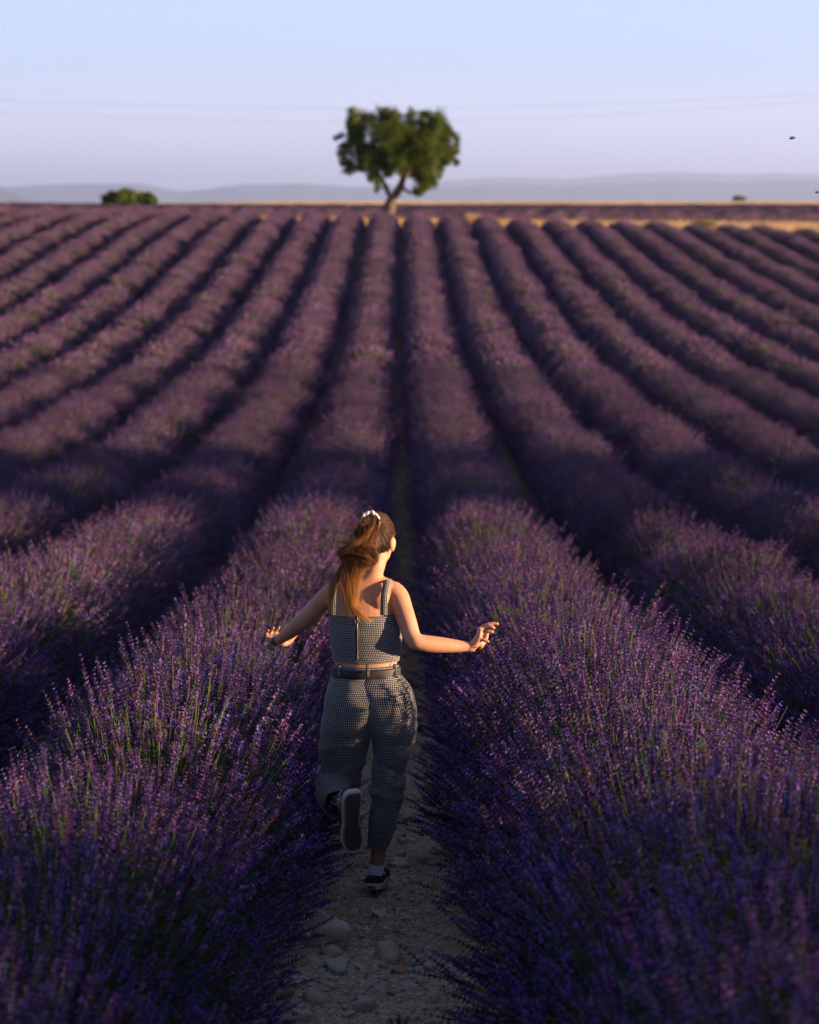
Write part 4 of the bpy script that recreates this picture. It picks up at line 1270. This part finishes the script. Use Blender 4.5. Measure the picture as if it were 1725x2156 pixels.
LLEG = [(1401, 702.5, 812, 0.096, 0), (1412, 701, 814, 0.097, 0), (1425, 696, 818, 0.102, -0.003), (1440, 690.5, 822, 0.11, -0.008), (1455, 685.5, 824, 0.117, -0.012), (1475, 681, 824, 0.122, -0.014), (1500, 677.5, 818, 0.122, -0.01), (1525, 674.5, 804, 0.118, -0.004), (1545, 672, 791, 0.112, 0.004), (1565, 669.5, 782, 0.106, 0.014), (1590, 666.5, 775, 0.098, 0.028), (1615, 664, 769.5, 0.092, 0.044), (1635, 663, 766, 0.088, 0.056), (1650, 664, 763, 0.082, 0.062), (1662, 671, 756, 0.068, 0.064), (1668, 686, 742, 0.04, 0.066)]
nz = lambda y_: pp(800, y_)[2]
V1, F1, c1, u1 = loft(legrings(RLEG), 72, 6, False, 2.3, fold(41, [(nz(1640), .012, .006, .5), (nz(1655), .010, .008, -.35), (nz(1672), .012, .009, .3), (nz(1700), .010, -.006, .4), (nz(1610), .012, -.007, .45), (nz(1560), .014, -.004, .2), (nz(1540), .012, .003, .6)], .005))
V2, F2, c2, u2 = loft(legrings(LLEG), 72, 6, False, 2.3, fold(43, [(nz(1625), .012, .006, -.3), (nz(1645), .010, .006, .25), (nz(1560), .014, .006, -.3), (nz(1575), .012, -.005, -.4)], .006))
def facing(px_, py_, dy_, ru, rv, tgt, upn=Z1):
    c_ = pp(px_, py_, dy_)
    u_ = np.cross(tgt, upn); u_ = u_ / np.linalg.norm(u_); w_ = np.cross(u_, tgt)
    return (c_, u_ * ru, w_ * rv)
kd = pp(716, 1690, -.22) - pp(704, 1642, .10); kd /= np.linalg.norm(kd)
SH = [facing(706, 1634, .14, .060, .065, kd), facing(705, 1640, .10, .085, .082, kd), facing(704, 1650, .04, .083, .082, kd), facing(703, 1665, -.04, .076, .078, kd), facing(704, 1680, -.12, .066, .070, kd), facing(707, 1690, -.18, .058, .062, kd), facing(711, 1696, -.215, .053, .058, kd)]
V3, F3_, c3, u3 = loft(SH, 56, 6, False, 2.1, wr(.012, 15, 22, 47))
Vt = np.concatenate([V1, V2, V3]); Ft = np.concatenate([F1, F2 + len(V1), F3_ + len(V1) + len(V2)])
trousers = part('trousers', mesh_from('trousers', Vt, Ft, M_CHECK, smooth=True, uv=np.concatenate([u1, u2, u3])))
HIP = [(771, 1398, 68.2, .0975, 0), (771, 1412, 70.5, .099, 0), (772, 1425, 76.5, .104, -.003), (775, 1440, 85.5, .112, -.008), (778, 1475, 98.5, .124, -.014), (779, 1500, 101.5, .124, -.012)]
two_sided_loft('waistband', [ring(*q_) for q_ in ((771, 1397, 67.8, .096, 0), (771, 1402, 68.8, .098, 0), (771, 1408, 70, .099, 0), (771, 1415, 71.2, .100, 0))], trousers, M_CHECK, 64, 3, None, 2.25)
# belt, following the small of the back a little lower on the right
def belt_ring(y_, ex): return (pp(771, y_, 0), np.array([(70.6 + ex) / PXM, 0, .001]), Y1 * (.1005 + ex / PXM))
V, F, c_, u_ = loft([belt_ring(1402.5, .3), belt_ring(1404, 1.6), belt_ring(1412, 2.4), belt_ring(1419, 2.6), belt_ring(1420.5, 1.0)], 64, 3, False, 2.25)
part('belt', mesh_from('belt', V, F, M_BELT, smooth=True, uv=u_))
for px_ in (714, 774.5, 832):
    pts = [on_back(HIP, px_ + (k - 1.5) * (.9 if px_ > 800 else (-.5 if px_ < 720 else 0)), y_, .010 if 0 < k < 4 else .004) for k, y_ in enumerate((1398, 1403, 1411, 1420, 1426))]
    ribbon(pts, [X1 * .0062] * 5, .002, [-Y1] * 5, M_CHECK, 'belt_loop', trousers)
# back pocket welt and the two darts
pk = [on_back(HIP, x_, y_, .004) for x_, y_ in ((822, 1473), (836, 1469), (850, 1465), (863, 1462))]
ribbon(pk, [Z1 * .0055] * 4, .003, [-Y1] * 4, M_CHECK, 'pocket_welt', trousers)
# --- shoes
SO = [(0, .012), (.012, .026), (.045, .035), (.12, .040), (.25, .039), (.40, .036), (.52, .034), (.65, .042), (.76, .0455), (.86, .042), (.93, .033), (.98, .018), (1, .002)]
def shoe(origin, X_, Y_, Z_, L, label, tread=False, side=1, patch=False):
    Mx = np.stack([X_, Y_, Z_], 1)
    def tw(v): return np.asarray(origin) + np.asarray(v) @ Mx.T
    ts = np.array([q_[0] for q_ in SO]); hw = np.array([q_[1] for q_ in SO])
    tt = 1 - np.cos(np.linspace(0, pi, 40)); tt = tt / 2
    w = np.interp(tt, ts, hw)
    curve = .010 * side * np.sin(pi * np.clip(tt, 0, 1)) * -1
    out = np.concatenate([np.stack([w + curve, tt * L], -1), np.stack([-w[::-1] + curve[::-1], tt[::-1] * L], -1)[1:-1]])
    n = len(out)
    cen = out.mean(0)
    def prism(z0, z1, sc0, sc1, mat, name, parent, bev=.003):
        lv = [(z0, sc0 * .97), (z0 + bev, sc0), (z1 - bev, sc1), (z1, sc1 * .985)]
        V = np.concatenate([np.concatenate([(out - cen) * s_ + cen, np.full((n, 1), z_)], 1) for z_, s_ in lv] + [[[*cen, z0]], [[*cen, z1]]])
        i = np.arange(3)[:, None] * n + np.arange(n)[None]; j = np.arange(3)[:, None] * n + (np.arange(n)[None] + 1) % n
        F = np.stack([i, j, j + n, i + n], -1).reshape(-1, 4)
        k = np.arange(n)
        T_ = np.concatenate([np.stack([k * 0 + 4 * n, (k + 1) % n, k], -1), np.stack([k * 0 + 4 * n + 1, 3 * n + k, 3 * n + (k + 1) % n], -1)])
        return part(name, mesh_from(name, tw(V), [T_, F], mat), parent)
    # upper: arches along the foot
    K = 26
    t_ = np.linspace(0, 1, K)
    tY = .004 + (L * .985 - .004) * (t_ ** 1.0)
    ww = np.interp(tY / L, ts, hw) * .97 + .0008
    hh = np.interp(t_, [0, .04, .12, .25, .35, .45, .6, .75, .88, .96, 1], [.024, .034, .034, .036, .050, .066, .058, .044, .034, .024, .010])
    a = np.linspace(0, pi, 17)
    P = np.stack([np.cos(a)[None] * ww[:, None] * (1 - .25 * np.sin(a)[None] ** 2 * 0) + np.interp(tY / L, tt, curve)[:, None], tY[:, None] + 0 * a[None], .024 + np.abs(np.sin(a))[None] ** .62 * hh[:, None]], -1)
    m_, n_ = P.shape[:2]
    i = np.arange(m_ - 1)[:, None] * n_ + np.arange(n_ - 1)[None]
    F = np.stack([i, i + 1, i + 1 + n_, i + n_], -1).reshape(-1, 4)
    Pv = np.concatenate([P.reshape(-1, 3), [[float(P[0, :, 0].mean()), .0015, .024]]])
    kk_ = np.arange(n_ - 1)
    up_ = part('shoe', mesh_from('shoe', tw(Pv), [np.stack([kk_ * 0 + m_ * n_, kk_ + 1, kk_], -1), F], M_BLACK, smooth=True))
    up_['label'] = label
    prism(.004, .030, 1.03, 1.03, M_RUBBER, 'sole', up_)
    prism(.0245, .0262, 1.042, 1.042, M_TREADK, 'foxing_line', up_, .0005)
    prism(.0, .005, .93, .95, M_TAN, 'outsole', up_, .001)
    # waffle studs
    Vd, Fd, nv = [], [], 0
    for iy in range(1, 40):
        for ix in range(-8, 9):
            yy = iy * .0068; xx = ix * .0112 + (iy % 2) * .0056
            if yy > L - .012 or yy < .010: continue
            hwv = float(np.interp(yy / L, ts, hw)) * .90 - .004; cvv = float(np.interp(yy / L, tt, curve))
            if abs(xx - cvv) > hwv: continue
            dx, dyy = .0043, .0052
            Vd.append(np.array([(xx - dx, yy, -.0018), (xx, yy - dyy, -.0018), (xx + dx, yy, -.0018), (xx, yy + dyy, -.0018), (xx - dx, yy, .001), (xx, yy - dyy, .001), (xx + dx, yy, .001), (xx, yy + dyy, .001)]))
            Fd.append(np.array([[0, 1, 2, 3], [0, 4, 5, 1], [1, 5, 6, 2], [2, 6, 7, 3], [3, 7, 4, 0]]) + nv); nv += 8
    o_ = part('tread', mesh_from('tread', tw(np.concatenate(Vd)), np.concatenate(Fd), M_TREADK), up_)
    o_['kind'] = 'stuff'
    if patch:
        pv = np.array([(-.016, -.0062, .009), (.016, -.0062, .009), (.016, -.0062, .021), (-.016, -.0062, .021), (-.016, .004, .009), (.016, .004, .009), (.016, .004, .021), (-.016, .004, .021)])
        part('heel_label', mesh_from('heel_label', tw(pv), np.array([[0, 1, 2, 3], [0, 4, 5, 1], [1, 5, 6, 2], [2, 6, 7, 3], [3, 7, 4, 0]]), M_RED), up_)
    # lace bow over the tongue
    for s_ in (-1, 1):
        a = np.linspace(0, 1, 10)
        pts = np.stack([s_ * (.004 + .040 * a), L * .40 - .01 * a, .098 - .045 * a ** 1.5], -1)
        v, f = tube(tw(pts), np.full(10, .0022), 6)
        part('lace', mesh_from('lace', v, f, M_SOCK, smooth=True), up_)
    for k in range(4):
        yy = L * (.46 + .07 * k); zz = .024 + float(np.interp(yy / L, [0, .04, .12, .25, .35, .45, .6, .75, .88, .96, 1], [.024, .034, .034, .036, .050, .066, .058, .044, .034, .024, .010])) * .98
        pts = np.stack([np.linspace(-.017, .017, 7), np.full(7, yy), zz + .0035 - np.linspace(-.017, .017, 7) ** 2 * 14], -1)
        v, f = tube(tw(pts), np.full(7, .0022), 6)
        part('lace', mesh_from('lace', v, f, M_SOCK, smooth=True), up_)
    return up_
Yr = np.array([.14, .99, .0]); Yr /= np.linalg.norm(Yr)
Zr = Z1 - Yr * np.dot(Z1, Yr); Zr /= np.linalg.norm(Zr); Xr = np.cross(Yr, Zr)
heel = pp(782, 1877, -.05)
heel[2] = float(G(heel[0], heel[1])) + .002
# the sole follows the slope of the path
sl = math.atan(float(G(0, heel[1] + .27) - G(0, heel[1])) / .27)
Yr = np.array([.14, .99 * cos(sl), .99 * sin(sl)]); Yr /= np.linalg.norm(Yr); Xr = np.cross(Yr, Z1); Xr /= np.linalg.norm(Xr); Zr = np.cross(Xr, Yr)
shoe(heel, Xr, Yr, Zr, .262, 'black canvas shoe flat on the path, red label on its heel', side=-1, patch=True)
Yl = np.array([.0, .10, -1.]); Yl /= np.linalg.norm(Yl)
Zl = np.array([-.38, .92, .09]); Zl -= Yl * np.dot(Zl, Yl); Zl /= np.linalg.norm(Zl); Xl = np.cross(Yl, Zl)
hl = pp(746, 1667, -.36)
shoe(hl, Xl, Yl, Zl, .262, 'black canvas shoe lifted behind her, waffle tread of the sole showing', side=1)
# --- socks
def sockring(c_, ax, rad, w_=1.0):
    u_, q_ = perp(ax[None]); return (c_, u_[0] * rad, q_[0] * rad * w_)
axr = unit(pp(795, 1805, -.01) - pp(790, 1850, 0))
V, F, caps, u_ = loft([sockring(pp(790.5, 1852, .03), axr, .028), sockring(pp(790.5, 1845, .025), axr, .029), sockring(pp(791, 1835, .022), axr, .0335), sockring(pp(793.5, 1817, .015), axr, .0345)], 24, 4, False)
part('sock', mesh_from('sock', V, F, M_SOCK, smooth=True))
ankle = hl + Yl * .055 + Zl * .085
axl = unit(pp(716, 1688, -.20) - ankle)
V, F, caps, u_ = loft([sockring(ankle - axl * .02, axl, .036), sockring(ankle, axl, .035), sockring(ankle + axl * .018, axl, .034)], 24, 4, False)
part('sock', mesh_from('sock', V, F, M_SOCK, smooth=True))
# --- wrist band
wc = pp(585.5, 1348.5, .302); wa = unit(pp(594, 1343, .27) - pp(580, 1349, .32))
V, F, caps, u_ = loft([sockring(wc - wa * .009, wa, .0235), sockring(wc - wa * .008, wa, .0252), sockring(wc + wa * .008, wa, .0258), sockring(wc + wa * .009, wa, .0240)], 24, 2, False)
wb = part('wrist_band', mesh_from('wrist_band', V, F, M_BELT, smooth=True))
V, F = ellip(wc + np.array([-.012, -.004, .020]), .012, .010, .008)
part('watch_case', mesh_from('watch_case', V, F, M_ELASTIC, smooth=True), wb)

# --- hair
r = np.random.RandomState(99)
PB = pp(780, 1099, -.045)                     # where the ponytail leaves the head
EH = np.array([.081, .100, .106])
pbd = np.linalg.inv(HM) @ (PB - HC) / EH; pbd /= np.linalg.norm(pbd)
na, nb = 40, 30
A, B = np.meshgrid(np.linspace(0, 2 * pi, na, endpoint=False), np.linspace(-pi / 2, pi / 2, nb))
D = np.stack([np.cos(A) * np.cos(B), np.sin(A) * np.cos(B), np.sin(B)], -1)
def hairy(d):
    """is this head direction under hair"""
    x, y, z = d[..., 0], d[..., 1], d[..., 2]
    back = (y < .10) & (z > -.45 - .40 * (1 - np.abs(x))) & ~((np.abs(x) > .80) & (z < -.12) & (y > -.16)) 
    crown = (z > .50 + .35 * np.clip(y, 0, 1)) 
    temple = (y < .40) & (z > .12)
    return back | crown | temple
cell = hairy(D)
i = np.arange(nb - 1)[:, None] * na + np.arange(na)[None]; j = np.arange(nb - 1)[:, None] * na + (np.arange(na)[None] + 1) % na
q = np.stack([i, j, j + na, i + na], -1)
k = cell[:-1] & cell[1:] & np.roll(cell, -1, 1)[:-1] & np.roll(cell, -1, 1)[1:]
V = HC + (D.reshape(-1, 3) * EH * .985) @ HM.T
DK = np.array([.030, .014, .007])
hair = part('hair', mesh_from('hair', V, q[k].reshape(-1, 4), M_HAIR, smooth=True, col=np.tile(DK, (len(V), 1))))
def strands(paths, rad, cols, name, parent, mat=M_HAIR):
    """paths (n, k, 3): thin three-sided fibres, tapered"""
    n, k_, _ = paths.shape
    tg = unit(np.gradient(paths, axis=1)).reshape(-1, 3)
    u, w = perp(tg)
    tp_ = np.linspace(1, .25, k_)[None, :, None]
    rr_ = (np.asarray(rad).reshape(-1, 1, 1) * tp_)
    u = u.reshape(n, k_, 3); w = w.reshape(n, k_, 3)
    P = np.stack([paths + u * rr_, paths + (-u * .5 + w * .87) * rr_, paths + (-u * .5 - w * .87) * rr_], 2)
    base = (np.arange(n) * k_ * 3)[:, None, None]
    s_ = np.arange(k_ - 1)[None, :, None] * 3; a_ = np.arange(3)[None, None]; b_ = (a_ + 1) % 3
    F = np.stack([base + s_ + a_, base + s_ + b_, base + s_ + 3 + b_, base + s_ + 3 + a_], -1).reshape(-1, 4)
    cc_ = np.repeat(cols.reshape(n, k_, 3), 3, 1).reshape(-1, 3)
    return part(name, mesh_from(name, P.reshape(-1, 3), F, mat, smooth=True, col=cc_), parent)
# combed strands running to the ponytail
n = 5200
d0 = unit(r.normal(0, 1, (n * 4, 3))); d0 = d0[hairy(d0)][:n]; n = len(d0)
K = 12
tt = np.linspace(0, 1, K)
om = np.arccos(np.clip(d0 @ pbd, -1, .9999))[:, None, None]
sl_ = (np.sin((1 - tt)[None, :, None] * om) * d0[:, None] + np.sin(tt[None, :, None] * om) * pbd) / np.sin(om)
lift = 1.0 + .014 * np.sin(tt * pi)[None, :, None] * r.uniform(.2, 1.6, (n, 1, 1)) + .012 * r.rand(n, 1, 1)
wob = .0022 * np.sin(tt[None, :, None] * r.uniform(3, 9, (n, 1, 1)) + r.rand(n, 1, 1) * 6) * r.normal(0, 1, (n, 1, 3))
P = HC + ((unit(sl_) * EH * lift)) @ HM.T + wob
c0 = np.array([[.040, .018, .008], [.065, .030, .012], [.10, .047, .018], [.14, .070, .028]])[r.choice(4, n, p=(.35, .35, .2, .1))]
strands(P, r.uniform(.0006, .0013, n), np.repeat(c0, K, 0), 'hair_strands', hair)
# scrunchie: gathered white ring at the root of the tail, tail leaves backwards and up
ax = unit(np.array([-.02, -1., .30]))
SC = PB + ax * .012
u_, w_ = perp(ax[None]); u_ = u_[0]; w_ = w_[0]
a = np.linspace(0, 2 * pi, 73)
rad = .0365 + .0012 * np.sin(a * 13) + .0015 * np.sin(a * 7 + 1)
v, f = tube(SC + np.outer(np.cos(a) * rad, u_ * .92) + np.outer(np.sin(a) * rad, w_ * 1.05) + np.outer(.002 * np.sin(a * 9), ax), .0068 + .0005 * np.sin(a * 29) + .0005 * np.sin(a * 13), 10)
part('scrunchie', mesh_from('scrunchie', v, f, M_ELASTIC, smooth=True))
# ponytail
GUIDE = np.array([PB, SC + ax * .025, pp(780, 1094, -.115), pp(776, 1110, -.150), pp(769, 1135, -.165), pp(757, 1160, -.17), pp(746, 1185, -.155), pp(740, 1212, -.155), pp(740, 1240, -.15), pp(741, 1268, -.145), pp(745, 1292, -.14)])
GR = np.array([.024, .036, .046, .048, .050, .060, .052, .036, .030, .024, .012]) * .76
def tail(n, guide, gr, seed, K=30, curl=1.0, endj=.25, squash=.6):
    r = np.random.RandomState(seed)
    g = smoothpath(guide, K); rad = np.interp(np.linspace(0, 1, K), np.linspace(0, 1, len(gr)), gr)
    th = r.rand(n) * 6.28; rho = np.sqrt(r.rand(n))
    ox = np.cos(th) * rho; oz = np.sin(th) * rho
    tt = np.linspace(0, 1, K)[None]
    cut = r.uniform(1 - endj, 1.04, n)[:, None]
    ts = tt * cut
    gx = np.stack([np.interp(ts.ravel(), np.linspace(0, 1, K), g[:, c_]).reshape(n, K) for c_ in range(3)], -1)
    gr_ = np.interp(ts.ravel(), np.linspace(0, 1, K), rad).reshape(n, K)
    ph = r.rand(n, 1) * 6.28; fq = r.uniform(6, 16, (n, 1))
    am = curl * .012 * np.clip((ts - .28) / .2, 0, 1) * np.exp(-((ts - .52) / .22) ** 2 * .8) * r.uniform(.3, 1.9, (n, 1)) + curl * .003 * ts
    clump = np.round(th * 2.2) * 1.7
    X_ = ox[:, None] * gr_ + am * np.sin(fq * ts + ph + clump[:, None])
    Y_ = oz[:, None] * gr_ * squash + am * np.cos(fq * ts * 1.1 + ph)
    Z_ = .35 * oz[:, None] * gr_ + am * .8 * np.sin(fq * ts * .9 + ph * 2)
    fr = np.cumsum(r.normal(0, 1, (n, K, 3)), 1) * .0010 * np.clip(tt.T[None] * 3, 0, 1) * r.uniform(.3, 2.2, (n, 1, 1))
    return gx + np.stack([X_, Y_, Z_], -1) + fr, ts
def tailcol(ts, n, r, bright=1.0):  # colour warms to copper down the tail, imitating light shining through
    c1 = np.array([.070, .030, .011]); c2 = np.array([.26, .10, .027]); c3 = np.array([.62, .33, .10])
    f = np.clip(ts * 1.15 - .15 + r.normal(0, .10, (n, 1)), 0, 1)[..., None]
    c_ = np.where(f < .5, c1 + (c2 - c1) * (f / .5), c2 + (c3 - c2) * ((f - .5) / .5))
    return (c_ * r.uniform(.55, 1.45, (n, 1, 1)) * bright).reshape(-1, 3)
P, ts = tail(3600, GUIDE, GR, 3)
pony = strands(P, r.uniform(.0004, .00085, len(P)), tailcol(ts, len(P), r), 'ponytail', woman)
# locks that break away: one blown to the left, one hooked right over the top, one lying on the left shoulder
for k, (gd, gr, nn) in enumerate((
        ([pp(788, 1092, -.19), pp(782, 1112, -.215), pp(768, 1130, -.22), pp(752, 1139, -.215), pp(735, 1142, -.20), pp(722, 1141, -.19), pp(711, 1138, -.18)], [.008, .009, .008, .006, .005, .004, .003], 90),
        ([pp(745, 1232, -.16), pp(738, 1255, -.16), pp(742, 1276, -.155), pp(756, 1290, -.15), pp(770, 1300, -.145), pp(783, 1309, -.14)], [.014, .012, .010, .009, .007, .003], 150),
        ([pp(735, 1180, -.15), pp(722, 1195, -.13), pp(712, 1215, -.115), pp(703, 1235, -.112), pp(698, 1262, -.118), pp(696, 1292, -.122)], [.018, .014, .010, .009, .008, .004], 130),
        ([pp(757, 1150, -.2), pp(735, 1158, -.20), pp(721, 1160, -.19), pp(722, 1172, -.18), pp(735, 1178, -.18)], [.018, .016, .013, .010, .007], 200),
        ([pp(770, 1150, -.2), pp(785, 1160, -.20), pp(790, 1175, -.19), pp(782, 1184, -.18), pp(768, 1188, -.17), pp(775, 1196, -.15)], [.018, .016, .013, .012, .009, .005], 240),
        ([pp(750, 1165, -.21), pp(768, 1170, -.21), pp(776, 1180, -.20), pp(762, 1188, -.19), pp(742, 1186, -.19)], [.016, .016, .014, .012, .008], 240))):
    P, ts = tail(nn, np.array(gd), np.array(gr), 10 + k, 22, .7)
    ts = ts * .5 + (.45 if k in (0, 1, 2) else .15)
    strands(P, r.uniform(.0005, .0011, len(P)), tailcol(ts, len(P), r), 'loose_lock', pony)
# fly-away hairs
fl_ = []
for k in range(150):
    q_ = r.rand(); s0 = pp(780 - 38 * q_ + r.uniform(-22, 22), 1095 + 150 * q_, -.16)
    d1 = np.array([r.normal(-.5, .7), r.normal(-.2, .4), r.normal(-.1, .6)]); d1 /= np.linalg.norm(d1)
    L_ = r.uniform(.03, .10)
    e = s0 + d1 * L_ + np.array([0, 0, -L_ * .4])
    m_ = s0 + d1 * L_ * .6 + np.array([0, 0, .02])
    fl_.append(smoothpath([s0, m_, e], 12))
strands(np.array(fl_), np.full(150, .0004), np.tile([.40, .20, .08], (150 * 12, 1)), 'loose_lock', pony)

# ------------------------------------------------------------------ haze
t = NT('evening_haze')
pv = t.add('ShaderNodeVolumePrincipled', {'Color': (.45, .62, 1.0, 1), 'Density': HAZE, 'Anisotropy': 0.25})
t.l.new(pv.outputs[0], t.out.inputs['Volume'])
lo, hi = (-34000, -600, -960), (34000, 59000, 700)
v = np.array([(a, b_, c_) for a in (lo[0], hi[0]) for b_ in (lo[1], hi[1]) for c_ in (lo[2], hi[2])], float)
f = np.array([[0, 1, 3, 2], [4, 6, 7, 5], [0, 4, 5, 1], [2, 3, 7, 6], [0, 2, 6, 4], [1, 5, 7, 3]])
tag(obj('haze', mesh_from('haze', v, f, t.m)), 'thin blue evening haze over the plain', kind='stuff')
